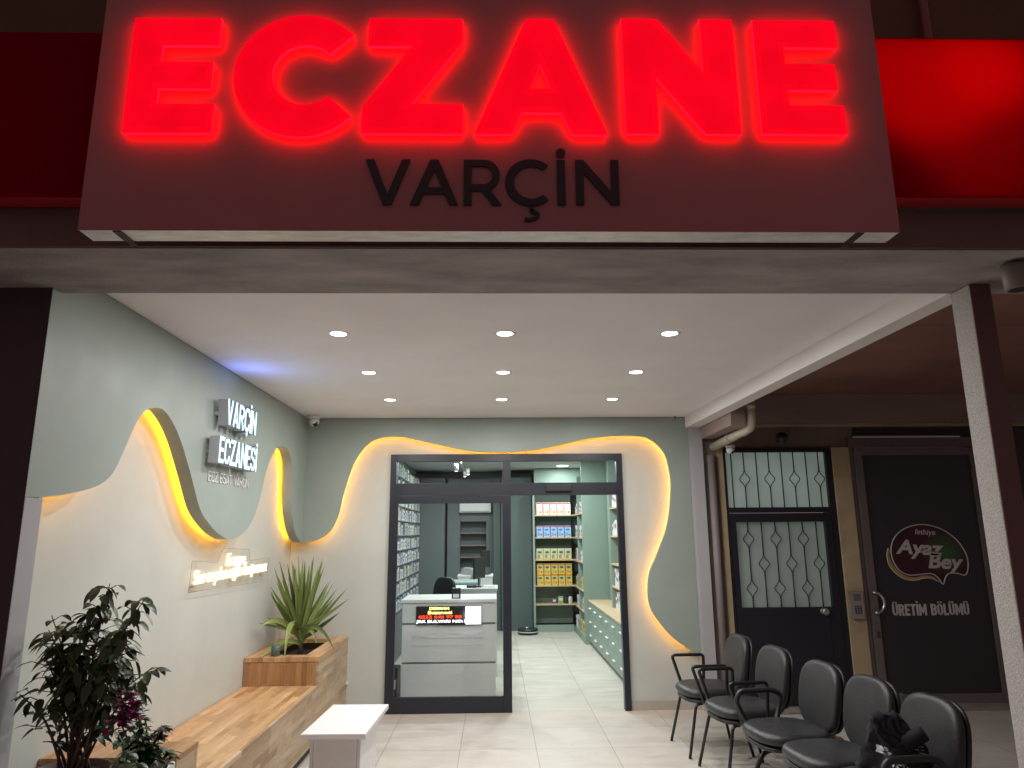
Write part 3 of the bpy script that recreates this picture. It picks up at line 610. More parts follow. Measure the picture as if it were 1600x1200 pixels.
for body, x, z, W, H, c, s in [('DERMAN', -.675, .897, .20, .027, (1, .95, .25), 4), ('Eczanesi', -.69, .855, .245, .031, (1, .95, .25), 4), ('0252 646 97 88', -.785, .812, .44, .030, (1, .04, .01), 4), ('JRK BULVARI NO:1', -.81, .762, .50, .036, (.9, .97, 1), 4)]:
    text('led_text', body, frame((x, 7.5765, z), (1, 0, 0), (0, 0, 1)), W, H, emis('led ' + body[:4], c, s), ext=.0005, bold=.018, parent=ld, off=lo)
lamp('AREA', 'display_glow', (.22, -.03, .09), .55, (.75, .88, 1), ld, .12, rot=(PI / 2, 0, 0))
# things on and behind the counter
t = thing('card_terminal', 'black card terminal with white slip standing on the counter', 'card terminal', (-.41, 7.72, .998))
b = BM(); box(b, -.047, .047, -.03, .03, 0, .105, .008); build('body', b, BLKP, t)
b = BM(); box(b, -.032, .032, -.034, -.031, .008, .045, .001); build('slip', b, WHITEL, t)
def desk(name, label, x0, x1, y0, y1, h, m):
    o = ((x0 + x1) / 2, y0, 0); t = thing(name, label, 'desk', o)
    b = BM(); box(b, x0, x1, y0, y0 + .03, 0, h - .031, .002); box(b, x0, x0 + .03, y0 + .032, y1, 0, h - .031); box(b, x1 - .03, x1, y0 + .032, y1, 0, h - .031); build('body', b, m, t, off=o)
    b = BM(); box(b, x0 - .01, x1 + .01, y0 - .01, y1, h - .03, h, .004); build('top', b, m, t, off=o)
desk('service_desk', 'white service desk just behind the reception counter', -.60, .02, 8.9, 9.45, 1.01, COUNT)
desk('service_desk', 'grey green service desk in the middle of the row', -.62, -.21, 9.7, 10.3, 1.03, mat('grey green laminate', (.28, .35, .35), .5))
desk('service_desk', 'white service desk farthest back, in front of the shelving niche', -.56, -.04, 11.0, 11.5, 1.045, COUNT)
def monitor(x, y, z, rz, label):
    t = thing('monitor', label, 'monitor', (x, y, z), rz)
    b = BM(); box(b, -.2, .2, -.012, .012, .10, .36, .006); build('screen', b, BLKP, t)
    b = BM(); lathe(b, [(.09, 0), (.085, .012), (.018, .015), (.018, .12)], seg=18); build('stand', b, BLKP, t)
monitor(-.20, 9.12, 1.011, 1.25, 'black computer monitor seen edge on, on the nearer white desk')
monitor(-.15, 11.2, 1.046, 1.25, 'small black monitor on the farthest white desk')
t = thing('keyboard_tray', 'black phone and papers on the nearer white desk', 'desk clutter', (-.29, 9.0, 1.011))
b = BM(); box(b, -.06, .06, -.05, .05, 0, .03, .008); build('telephone', b, BLKP, t)
b = BM(); box(b, .12, .27, -.06, .05, 0, .008, .001); box(b, .15, .29, -.02, .10, .009, .02, .001); build('papers', b, WHITEL, t)
def office_chair(x, y, rz, label, m):
    t = thing('office_chair', label, 'chair', (x, y, 0), rz)
    b = BM(); join(b, pad(.48, .46, .07, 3.2), Matrix.Translation((0, 0, .52))); build('seat', b, m, t, True)
    b = BM(); join(b, pad(.44, .52, .05, 3.6), Matrix.Translation((0, .24, .90)) @ Matrix.Rotation(PI / 2 - .12, 4, 'X')); build('backrest', b, m, t, True)
    b = BM(); tube(b, [(0, 0, .1), (0, 0, .48)], .025)
    for k in range(5):
        a = 2 * PI * k / 5; tube(b, [(0, 0, .1), (.27 * math.cos(a), .27 * math.sin(a), .05)], [.022, .014]); lathe(b, [(.02, 0), (.025, .02), (.02, .045)], (.27 * math.cos(a), .27 * math.sin(a), 0), 10)
    build('star_base', b, BLKP, t)
    for s in (-1, 1):
        b = BM(); tube(b, bend([(s * .22, .08, .5), (s * .27, .06, .55), (s * .27, .04, .72), (s * .27, -.14, .73)], .04), .016); build('armrest', b, BLKP, t)
office_chair(-.80, 8.55, -.9, 'black office chair tucked behind the reception counter', BLKP)
office_chair(-.64, 11.0, -1.0, 'pale grey office chair beside the farthest white desk', mat('pale grey fabric', (.35, .35, .36), .8))
t = thing('waste_bin', 'black bin standing on the floor left of the counter behind the glass', 'bin', (-1.0, 7.45, 0))
b = BM(); box(b, -.06, .035, 0, .2, 0, .36, .012); build('body', b, BLKP, t)
b = BM(); box(b, -.035, .012, -.004, -.001, .16, .25, .001); build('label', b, WHITEL, t)

# medicine rack wall on the left: open frame with cells, cartons standing in the cells
t = thing('medicine_rack', 'tall open rack of small cells filled with white medicine boxes on the left wall', 'shelves', (-1.40, 10.1, 0)); o = (-1.40, 10.1, 0)
ys = [7.75 + .43 * k for k in range(13)]; zs_ = [.62 + .205 * k for k in range(10)]
b = BM(); box(b, -1.465, -1.455, 7.75, 12.91, 0, 2.6)
for y in ys: box(b, -1.454, -1.345, y - .006, y + .006, .6, 2.5)
build('uprights', b, mat('grey rack panel', (.26, .29, .31), .5), t, off=o)
for z in zs_:
    b = BM(); box(b, -1.453, -1.340, 7.75, 12.9, z - .006, z + .006); build('shelf', b, MATS['grey rack panel'], t, off=o)
b = BM(); box(b, -1.454, -1.33, 7.75, 12.9, 0, .58, .003); build('base_cabinet', b, SAGED, t, off=o)
cartcols = [(.66, .66, .66), (.58, .60, .64), (.62, .64, .58), (.72, .71, .70), (.42, .48, .56), (.60, .52, .44)]
def carton_mesh(w, d, h, col, band, name):
    bm = BM(); box(bm, -w / 2, w / 2, -d / 2, d / 2, 0, h, .0015)
    box(bm, w / 2 + .0003, w / 2 + .0012, -d / 2 + .006, d / 2 - .006, h * .56, h * .72, mi=1); box(bm, w / 2 + .0003, w / 2 + .0012, -d / 2 + .008, d * .1, h * .22, h * .42, mi=1)
    me = bpy.data.meshes.new(name); bmesh.ops.recalc_face_normals(bm, faces=bm.faces); bm.to_mesh(me); bm.free()
    me.materials.append(mat('carton %s' % name, col, .55)); me.materials.append(mat('print %s' % name, band, .5)); return me
bands = [(.25, .3, .4), (.05, .12, .4), (.1, .3, .15), (.35, .08, .1), (.08, .1, .2), (.3, .3, .3)]
CM = [carton_mesh(.08, .10, .14 + .012 * (k % 3), cartcols[k], bands[k], 'medicine%d' % k) for k in range(6)]
for iy in range(4, 12):
    for iz in range(len(zs_)):
        for q in range(3):
            if random.random() < .07: continue
            me = random.choice(CM); c = bpy.data.objects.new('medicine_box', me); C.objects.link(c); c.scale = (1, random.uniform(.8, 1.2), random.uniform(.72, 1.12))
            c.location = (-1.388 + random.uniform(-.012, .01), ys[iy] + .075 + q * .135 + random.uniform(-.01, .01), zs_[iz] + .0065); c.rotation_euler.z = random.uniform(-.06, .06)
            tag(c, 'small pale medicine box standing in the cell rack on the left wall', 'box', 'medicine boxes in the left rack')

# formula shelves at the back right
so2 = (1.0, 12.66, 0)
t = thing('formula_shelves', 'green shelf unit holding rows of formula cartons at the end of the aisle', 'shelves', so2)
b = BM(); box(b, .665, .70, 12.64, 13.1, 0, 2.42, .002); box(b, .7005, 1.38, 13.06, 13.1, .1, 2.42); box(b, .7005, 1.36, 12.67, 12.72, 0, .115); box(b, .7005, 1.75, 12.66, 13.1, 2.42, 2.79)
build('carcass', b, SAGEC, t, off=so2)
shz = [.115, .462, .774, 1.209, 1.59, 1.976, 2.29]
for z in shz[1:-1]:
    b = BM(); box(b, .7005, 1.45, 12.66, 13.055, z - .022, z - .0, .001); build('shelf', b, SHELFW, t, off=so2)
# side unit that turns the corner
so3 = (1.5, 12.0, 0)
t = thing('corner_shelves', 'narrow green side shelves with oak boards between the formula shelves and the drawers', 'shelves', so3)
b = BM(); box(b, 1.70, 1.79, 11.3, 12.65, 0, 2.6); box(b, 1.382, 1.698, 12.02, 12.045, .12, 2.6); box(b, 1.37, 1.70, 11.31, 12.64, 0, .11); box(b, 1.37, 1.79, 11.25, 11.298, 0, 2.79, .002)
build('carcass', b, SAGEC, t, off=so3)
for z in shz[1:-1]:
    b = BM(); box(b, 1.376, 1.698, 11.31, 12.015, z - .022, z); box(b, 1.376, 1.698, 12.05, 12.655, z - .022, z); build('shelf', b, SHELFW, t, off=so3)
# drawer run
so4 = (1.6, 9.2, 0)
t = thing('drawer_unit', 'long sage drawer unit with oak top along the right wall of the shop', 'drawers', so4)
b = BM(); box(b, 1.452, 1.79, 7.55, 11.24, .05, .63); build('carcass', b, SAGEC, t, off=so4)
b = BM(); box(b, 1.42, 1.795, 7.5, 11.245, .632, .655, .003); build('oak_top', b, SHELFW, t, off=so4)
ncol = 7
for i in range(ncol):
    ya = 7.55 + i * (11.24 - 7.55) / ncol; yb = ya + (11.24 - 7.55) / ncol
    for j in range(3):
        za = .055 + j * .192; b = BM(); box(b, 1.430, 1.4515, ya + .003, yb - .003, za, za + .188, .002); fr = build('drawer_front', b, SAGEC, t, off=so4)
        b = BM(); ym = (ya + yb) / 2; tube(b, bend([(1.43, ym - .06, za + .11), (1.41, ym - .05, za + .11), (1.41, ym + .05, za + .11), (1.43, ym + .05, za + .11)], .01, 3), .009, 8); build('handle', b, WHITEL, fr, off=so4)
# right wall shelves above the drawers
so5 = (1.7, 9.6, .66)
t = thing('wall_shelves', 'shallow white filled shelves above the oak top beside the right door jamb', 'shelves', so5)
b = BM(); box(b, 1.60, 1.795, 9.98, 10.0, .66, 2.79, .002); box(b, 1.785, 1.797, 8.3, 9.975, .66, 2.79); build('carcass', b, SAGEC, t, off=so5)
for z in (.95, 1.25, 1.62, 2.0):
    b = BM(); box(b, 1.60, 1.783, 8.3, 9.975, z - .022, z, .001); build('shelf', b, SHELFW, t, off=so5)
t = thing('wardrobe', 'tall sage wardrobe doors above the oak top, right of the side shelves', 'cabinet', (1.77, 10.6, .66))
for k in range(2):
    b = BM(); box(b, 1.765, 1.797, 10.02 + k * .61, 10.61 + k * .61, .66, 2.79, .003); build('door_panel', b, SAGEC, t, off=(1.77, 10.6, .66))
# cartons on the shelves: body mesh with printed patches
def formula(name, w, h, d, body, bandc, blob, lab):
    bm = BM(); box(bm, -w / 2, w / 2, 0, d, 0, h, .002)
    box(bm, -w / 2 + .001, w / 2 - .001, -.0012, -.0003, h * .88, h * .97, mi=1)
    lathe(bm, [(w * .30, 0), (w * .30, .001)], (0, 0, 0), 16, 2, Matrix.Translation((0, -.0015, h * .66)) @ Matrix.Scale(.55, 4, (0, 0, 1)) @ Matrix.Rotation(PI / 2, 4, 'X'))
    box(bm, -w * .32, w * .05, -.0012, -.0003, h * .12, h * .42, mi=3); box(bm, w * .1, w * .36, -.0012, -.0003, h * .16, h * .3, mi=1); box(bm, -w / 2, -w / 2 + w * .1, -.0014, -.0004, .002, h * .86, mi=1)
    me = bpy.data.meshes.new(name); bmesh.ops.recalc_face_normals(bm, faces=bm.faces); bm.to_mesh(me); bm.free()
    for i, c in enumerate((body, bandc, blob, lab)): me.materials.append(mat('%s print %d' % (name, i), c, .5))
    return me
FW = formula('white carton', .118, .215, .07, (.75, .76, .74), (.55, .06, .08), (.55, .62, .60), (.65, .60, .25))
FB = formula('blue carton', .118, .195, .07, (.28, .50, .72), (.40, .05, .12), (.05, .20, .55), (.12, .35, .65))
FT = formula('tan carton', .118, .185, .07, (.52, .50, .20), (.62, .60, .45), (.03, .12, .36), (.35, .22, .12))
FY = formula('yellow carton', .118, .18, .07, (.62, .50, .06), (.55, .12, .03), (.03, .12, .36), (.50, .32, .12))
def row(me, n, x0, z, step, name, label, cat, group, y=12.70):
    for k in range(n):
        c = bpy.data.objects.new(name, me); C.objects.link(c); c.location = (x0 + k * step, y + random.uniform(-.008, .008), z); c.rotation_euler.z = random.uniform(-.03, .03)
        tag(c, label, cat, group)
row(FW, 5, .785, 1.9765, .125, 'formula_carton', 'white formula carton with red top in the highest row of the end shelves', 'carton', 'white formula cartons')
row(FB, 5, .785, 1.5905, .125, 'formula_carton', 'blue and white formula carton in the second row of the end shelves', 'carton', 'blue formula cartons')
row(FT, 5, .785, 1.2095, .125, 'formula_carton', 'olive yellow formula carton in the third row of the end shelves', 'carton', 'olive formula cartons')
row(FY, 5, .785, .7745, .125, 'formula_carton', 'yellow formula carton in the lower layer of the double stack', 'carton', 'yellow cartons, lower layer')
row(FY, 5, .785, .7745 + .182, .125, 'formula_carton', 'yellow formula carton in the upper layer of the double stack', 'carton', 'yellow cartons, upper layer')
for x, h, w_, c, nm, lb in ((1.03, .085, .07, (.25, .08, .30), 'small_carton', 'small purple carton on the low oak shelf'), (1.14, .12, .085, (.30, .42, .12), 'small_carton', 'green and white carton on the low oak shelf')):
    b = BM(); box(b, -w_ / 2, w_ / 2, 0, .06, 0, h, .002); box(b, -w_ * .35, w_ * .35, -.0015, -.0004, h * .4, h * .75, mi=1)
    oo = tag(build(nm, b, [mat('box ' + lb, c, .5), mat('box patch', (.7, .7, .65), .5)]), lb, 'carton'); oo.location = (x, 12.74, .4625)
for x, c, lb in ((1.235, (.03, .03, .04), 'black supplement jar on the low oak shelf'), (1.31, (.6, .58, .5), 'cream supplement jar on the low oak shelf')):
    t = thing('supplement_jar', lb, 'jar', (x, 12.76, .4625)); b = BM(); lathe(b, [(.034, 0), (.036, .01), (.036, .10), (.026, .115)], seg=20); build('jar_body', b, mat('jar ' + lb, c, .4), t)
    b = BM(); lathe(b, [(.028, .116), (.028, .14)], seg=20); build('lid', b, BLKP, t)
# cartons in the side shelves
gi = 0
for zi, z in enumerate(shz[:-1]):
    zz = z + .0005 if zi else .111
    for y0, y1, bay in ((12.08, 12.62, 'farther'), (11.34, 11.98, 'nearer')):
        y = y0 + .05
        while y < y1 - .03:
            h = random.uniform(.12, .2); wd = random.uniform(.06, .11)
            c = random.choice([(.6, .6, .6), (.5, .5, .55), (.55, .45, .15), (.62, .6, .5), (.4, .3, .3)]) if zi != 2 else (.45, .38, .2)
            if zi == 0: c = random.choice([(.6, .6, .58), (.45, .40, .08)])
            key = 'side carton %d' % (int(c[0] * 100) + int(c[2] * 10))
            b = BM(); box(b, 0, .14, -wd / 2, wd / 2, 0, h, .002); box(b, -.0015, -.0004, -wd * .35, wd * .3, h * .5, h * .8, mi=1); box(b, -.0015, -.0004, -wd * .35, wd * .1, h * .15, h * .32, mi=2)
            oo = build('shelf_carton', b, [mat(key, c, .5), mat('navy print', (.06, .07, .16), .5), mat('maroon print', (.25, .05, .08), .5)]); oo.location = (1.385 + random.uniform(0, .03), y, zz)
            tag(oo, 'medicine carton in the %s bay of the narrow side shelves, shelf %s' % (bay, ['at the floor', 'second from the floor', 'third from the floor', 'at mid height', 'second from the top', 'at the top'][zi]), 'carton', 'cartons in the side shelves, %s bay row %d' % (bay, zi + 1))
            y += wd + .012
for zi, z in enumerate((.6555, .9505, 1.2505, 1.6205, 2.0005)):
    y = 8.5
    while y < 9.95:
        if zi == 2 and random.random() < .6: y += .12; continue
        h = random.uniform(.13, .24); wd = random.uniform(.05, .09)
        b = BM(); box(b, 0, .12, -wd / 2, wd / 2, 0, h, .002); box(b, -.0015, -.0004, -wd * .35, wd * .3, h * .5, h * .8, mi=1)
        oo = build('shelf_carton', b, [mat('pale carton', (.66, .66, .66), .5), random.choice([MATS['navy print'], MATS['maroon print']])]); oo.location = (1.625 + random.uniform(0, .02), y, z)
        tag(oo, 'slim white carton on the %s of the wall shelves by the right jamb' % ['oak top', 'lowest board', 'second board', 'third board', 'top board'][zi], 'carton', 'slim cartons on the right wall shelves, row %d' % (zi + 1))
        y += wd + .008
# robot vacuum
t = thing('robot_vacuum', 'flat round black robot vacuum on the floor by the dark panel', 'robot vacuum', (.55, 12.45, 0))
b = BM(); lathe(b, [(.15, .01), (.17, .02), (.17, .085), (.155, .095)], seg=36); build('body', b, BLKP, t)
b = BM(); lathe(b, [(.04, .096), (.038, .115)], (-.02, 0, 0), seg=20); build('sensor_turret', b, STEEL, t)
b = BM(); lathe(b, [(.172, .035), (.172, .05)], seg=36); build('bumper', b, GREY, t)

# ================================================================== LEFT WALL SIGNS
CW = emis('cool white letters', (.55, .86, 1), 2.2)
for word, y0, y1, z0, h_, label in [('VARÇİN', 4.72, 5.307, 2.395, .172, 'upper VARÇİN line of deep channel letters glowing cool white on the green panel'), ('ECZANESİ', 4.63, 5.370, 2.128, .174, 'lower ECZANESİ line of deep channel letters glowing cool white on the green panel')]:
    o = (XL, (y0 + y1) / 2, z0); t = thing('letter_sign', label, 'sign', o)
    stroke_word(word, y1 - y0, h_, .026, frame((XL + .022, y0, z0), (0, 1, 0), (0, 0, 1)), .068, [CW, GREY], t, o, 'channel_letter', .24, True)
    bm = BM(); box(bm, XL + .0005, XL + .0215, y0 + .01, y1 - .01, z0 + .06, z0 + .085, .001); build('mounting_rail', bm, GREY, t, off=o)
t = thing('letter_sign', 'thin silver ECZ. ESAT VARÇİN lettering under the glowing sign', 'sign', (XL, 5.1, 2.0))
stroke_word('ECZ ESAT VARÇİN', .77, .070, .0095, frame((XL + .0005, 4.70, 2.012), (0, 1, 0), (0, 0, 1)), .006, [mat('silver letters', (.66, .66, .64), .35, metal=.2)] * 2, t, (XL, 5.1, 2.0), 'letter', .5)
# lamp and casing added above the sign for the blue ceiling patch
t = thing('added_blue_light', 'tiny added blue light on top of the VARÇİN sign to throw blue on the ceiling', 'lamp', (XL + .075, 4.90, 2.562))
b = BM(); box(b, -.012, .012, -.03, .03, 0, .012, .002); build('body', b, GREY, t)
lamp('AREA', 'blue_lamp', (.02, -.02, .018), .85, (.16, .27, 1), t, .05, rot=(PI, .85, .0))
# neon slogan
no = (XW, 5.6, 1.4)
t = thing('neon_sign', 'warm glowing neon slogan in script on clear acrylic above the bench', 'neon sign', no)
NE = emis('warm neon', (1, .74, .42), 3.0)
b = BM(); prism(b, [(4.80, 1.30), (6.42, 1.27), (6.44, 1.47), (5.95, 1.46), (5.90, 1.55), (5.36, 1.57), (5.25, 1.47), (4.82, 1.50)], 'yz', XW + .030, XW + .034)
build('acrylic_plate', b, glass_mat('clear acrylic', (.999, .997, .993)), t, off=no)
b = BM(); pl = [(4.80, 1.30), (6.42, 1.27), (6.44, 1.47), (5.95, 1.46), (5.90, 1.55), (5.36, 1.57), (5.25, 1.47), (4.82, 1.50)]
tube(b, [(XW + .032, y, z) for y, z in pl], .002, 6, closed=True); build('plate_edge', b, emis('acrylic edge glow', (1, .70, .55), .42), t, off=no)
text('neon_tube', 'Eczane,', frame((XW + .040, 5.42, 1.425), (0, 1, 0), (0, 0, 1)), .42, .105, NE, ext=.004, bold=-.004, parent=t, off=no, shear=.15)
text('neon_tube', 'Size en yakın sağlık danışmanınız', frame((XW + .040, 4.86, 1.315), (0, 1, .01), (0, 0, 1)), 1.5, .13, NE, ext=.004, bold=-.004, parent=t, off=no, shear=.15)
for yy in (4.9, 5.6, 6.3):
    b = BM(); tube(b, [(XW + .001, yy, 1.33), (XW + .029, yy, 1.33)], .006, 8); build('standoff', b, STEEL, t, off=no)
# dome camera in the corner, and its small twin under the pipe
def dome(x, y, z, label, s=1.):
    t = thing('security_camera', label, 'camera', (x, y, z))
    b = BM(); lathe(b, [(.055 * s, -.03 * s), (.06 * s, -.02 * s), (.06 * s, -.0005)], seg=24); build('mount', b, WHITEL, t)
    b = BM(); lathe(b, [(.012 * s, -.11 * s), (.03 * s, -.104 * s), (.045 * s, -.085 * s), (.05 * s, -.06 * s), (.048 * s, -.0305 * s)], seg=24); build('ball', b, mat('white camera plastic', (.7, .7, .7), .35), t)
    b = BM(); lathe(b, [(.030 * s, -.03 * s), (.028 * s, .004 * s), (.015 * s, .008 * s)], seg=20, M=Matrix.Translation((.012 * s, -.028 * s, -.074 * s)) @ Matrix.Rotation(1.15, 4, 'X')); build('lens', b, mat('black lens', (.01, .01, .012), .08), t)
dome(-1.785, 6.93, HC - .001, 'white dome security camera in the back left corner of the porch ceiling')
b = BM(); box(b, -1.428, -1.403, D - .022, D - .001, .265, .29, .006); tag(build('door_stop', b, WHITEL), 'tiny white socket knob low on the cream wall right of the bench', 'socket')
b = BM(); tube(b, [(1.84, 7.06, HC - .002), (1.84, 7.06, HC - .03)], .006, 6); tag(build('cable_stub', b, BLKP), 'tiny dark cable stub where the ceiling meets the green panel', 'cable')

# ================================================================== BENCH, PLANTERS, TABLE
BX0, BX1 = XW + .003, -1.42
OAKT = butcher('oak staves top', (1, 0)); OAKS = butcher('oak staves side', (1, 2), (.43, .305, .19), .42, 2.0); OAKF = butcher('oak staves front', (2, 0), (.42, .235, .11), .42, 5.0)
bo = (-1.7, 5.0, 0)
t = thing('wooden_bench', 'long oak butcher block bench against the cream wall', 'bench', bo)
b = BM(); box(b, BX0, BX1 - .0225, 3.685, 6.047, .452, .480, .002); build('seat', b, OAKT, t, off=None)
t.location = (0, 0, 0)
b = BM(); box(b, BX1 - .022, BX1, 3.685, 6.047, .07, .4805, .002); build('front_board', b, OAKS, t)
b = BM(); box(b, BX0 + .05, BX1 - .03, 3.75, 6.0, .0, .40); build('plinth', b, mat('dark plinth', (.04, .035, .03), .7), t)
t = thing('planter_box', 'square oak planter box at the far end of the bench holding the spiky plant', 'planter')
b = BM(); box(b, BX0, BX1 - .0225, 6.05, 6.072, .0, .660, .001); build('front_board', b, OAKF, t)
b = BM(); box(b, BX1 - .022, BX1, 6.05, D - .004, .0, .660, .001); build('side_board', b, OAKS, t)
b = BM(); TZ0, TZ1 = .6605, .698
box(b, BX0, BX1 + .002, 6.045, 6.16, TZ0, TZ1, .003); box(b, BX0, BX0 + .13, 6.1605, D - .14, TZ0, TZ1, .002); box(b, BX1 - .13, BX1 + .002, 6.1605, D - .14, TZ0, TZ1, .002); box(b, BX0, BX1 + .002, D - .1395, D - .004, TZ0, TZ1, .002)
build('top_frame', b, OAKT, t)
b = BM(); box(b, BX0 + .1, BX1 - .1, 6.13, D - .11, .50, .60); build('soil', b, SOIL, t)
t = thing('planter_box', 'oak planter box at the near end of the bench beside the white pot', 'planter')
b = BM(); box(b, BX0, BX1 + .002, 3.44, 3.682, .675, .700, .003); build('top_board', b, OAKF, t)
b = BM(); box(b, BX0, BX1, 3.66, 3.680, 0, .6745, .001); box(b, BX1 - .02, BX1, 3.45, 3.6595, 0, .6745, .001); box(b, BX0, BX0 + .02, 3.45, 3.6595, 0, .6745, .001); build('boards', b, OAKS, t)
t = thing('mug', 'small dark green cup on the corner of the far planter', 'cup', (-1.79, 6.11, .6985))
b = BM(); lathe(b, [(.031, 0), (.035, .004), (.037, .085), (.033, .086), (.030, .008)], seg=28); build('body', b, mat('green glaze', (.07, .12, .10), .4), t)
# white table
t = thing('side_table', 'small white laminate table in front of the bench', 'table', (-.96, 4.92, 0), .0)
TT = .50; to = (-.96, 4.92)
def tp(u, v): # corners of the slightly skewed top
    a = Vector((-1.144, 5.30)); b_ = Vector((-.740, 5.28)); c = Vector((-1.176, 4.58)); d = Vector((-.769, 4.50))
    return (c * (1 - u) * (1 - v) + d * u * (1 - v) + a * (1 - u) * v + b_ * u * v)
q = [Vector((-1.158, 4.555)), Vector((-.772, 4.545)), Vector((-.745, 5.29)), Vector((-1.131, 5.30))]
b = BM(); prism(b, [(p.x - to[0], p.y - to[1]) for p in q], 'xy', TT - .028, TT); bmesh.ops.bevel(b, geom=[e for e in b.edges if len(e.link_faces) == 2 and e.calc_face_angle(0) > .5], offset=.0015, segments=2, affect='EDGES'); build('table_top', b, WHITEL, t)
b = BM(); box(b, -.135, .125, -.30, -.282, 0, TT - .0285, .001); build('end_panel', b, WHITEL, t)
b = BM(); box(b, .128, .146, -.30, .30, 0, TT - .0285, .001); build('side_panel', b, WHITEL, t)
b = BM(); box(b, -.156, -.138, -.30, .30, 0, TT - .0285, .001); build('side_panel', b, WHITEL, t)

# ================================================================== PLANTS
def leafmat(name, col, col2):
    m = bpy.data.materials.new(name); t_, p = nodes(m); N = t_.nodes; L = t_.links
    g = N.new('ShaderNodeNewGeometry'); r = N.new('ShaderNodeValToRGB'); r.color_ramp.elements[0].color = (*col, 1); r.color_ramp.elements[1].color = (*col2, 1)
    L.new(g.outputs['Random Per Island'], r.inputs[0]); L.new(r.outputs[0], p.inputs['Base Color']); p.inputs['Roughness'].default_value = .38
    p.inputs['Specular IOR Level'].default_value = .45
    return m
def leaf(bm, base, d, up, L, W, curl=.3, n=5, fold=.25):
    d = d.normalized(); s = d.cross(up)
    if s.length < .05: s = d.cross(Vector((1, 0, 0)))
    s.normalize(); nrm = s.cross(d).normalized(); prev = None
    for k in range(n + 1):
        t = k / n; w = W * .5 * (math.sin(PI * t ** .78) ** .72 if 0 < t < 1 else 0.02)
        c = base + d * (L * t) - Vector((0, 0, 1)) * (curl * L * t * t)
        row_ = [bm.verts.new(c - s * w + nrm * w * fold), bm.verts.new(c), bm.verts.new(c + s * w + nrm * w * fold)]
        if prev:
            for q_ in (0, 1):
                f = bm.faces.new((prev[q_], prev[q_ + 1], row_[q_ + 1], row_[q_])); f.smooth = True
        prev = row_
def plant_open(name, bm, m, parent):
    me = bpy.data.meshes.new(name); bm.to_mesh(me); bm.free(); me.materials.append(m)
    o = bpy.data.objects.new(name, me); C.objects.link(o); o.parent = parent; return o
FIC = [(-1.541,1.476),(-1.359,1.425),(-1.584,1.408),(-1.407,1.273),(-1.353,1.154),(-1.796,1.349),(-1.812,1.242),(-1.802,1.078),(-1.709,1.312),(-1.651,1.341),(-1.542,1.263),(-1.465,1.238),(-1.732,1.194),(-1.608,1.192),(-1.644,1.076),(-1.502,1.121),(-1.433,1.167),(-1.757,1.008),(-1.399,1.073),(-1.587,1.006),(-1.681,.984),(-1.530,.937),(-1.707,.905),(-1.452,.993)]
fo = Vector((-1.63, 2.98, 0))
t = thing('potted_tree', 'bushy dark green ficus in a brown pot at the front of the left wall', 'plant', fo)
b = BM(); lathe(b, [(.10, 0), (.12, .02), (.140, .70), (.150, .77), (.150, .788), (.138, .788), (.133, .75)], seg=36); build('pot', b, mat('brown glazed pot', (.045, .018, .014), .6, var=.2, vscale=8), t)
b = BM(); lathe(b, [(.128, .72), (.129, .765)], seg=28); build('soil', b, SOIL, t)
bs = BM(); bl = BM(); rnd = random.Random(3)
for (x, z) in FIC:
    for rep in range(2):
        tip = Vector((x + rnd.uniform(-.05, .05) * rep, 2.95 + rnd.uniform(-.09, .09), z + rnd.uniform(-.05, .02) * rep)) - fo
        root = Vector((rnd.uniform(-.06, .06), rnd.uniform(-.05, .05), .78))
        mid = Vector((root.x * .5 + tip.x * .45, root.y * .5 + tip.y * .5, root.z + (tip.z - root.z) * .55 + .03))
        P = catmull([root, mid, tip], 7); 
        if rep == 0: tube(bs, P, [.0065 * (1 - .75 * i / (len(P) - 1)) for i in range(len(P))], 6)
        n = int((tip - root).length / (.031 if z > 1.15 else .062))
        for k in range(n):
            tt = (.45 if z > 1.15 else .62) + (.55 if z > 1.15 else .38) * (k + rnd.random() * .5) / n; tt = min(tt, 1)
            if tt < .3: continue
            pp = P[min(int(tt * (len(P) - 1)), len(P) - 2)]; dd = (P[-1] - P[0]).normalized()
            a = rnd.uniform(0, 2 * PI); out = Vector((math.cos(a), math.sin(a) * .7, rnd.uniform(-.1, .5)))
            tw = pp + out * rnd.uniform(.012, .045)
            tube(bs, [pp, tw], .0018, 4)
            leaf(bl, tw, out + dd * .35 + Vector((0, 0, rnd.uniform(-1.5, -.3))), Vector((rnd.uniform(-.4, .4), rnd.uniform(-.4, .4), 1)), rnd.uniform(.046, .068), rnd.uniform(.027, .036), rnd.uniform(.15, .6))
build('branches', bs, BARK, t); plant_open('foliage', bl, leafmat('ficus leaf', (.034, .055, .028), (.10, .145, .06)), t)
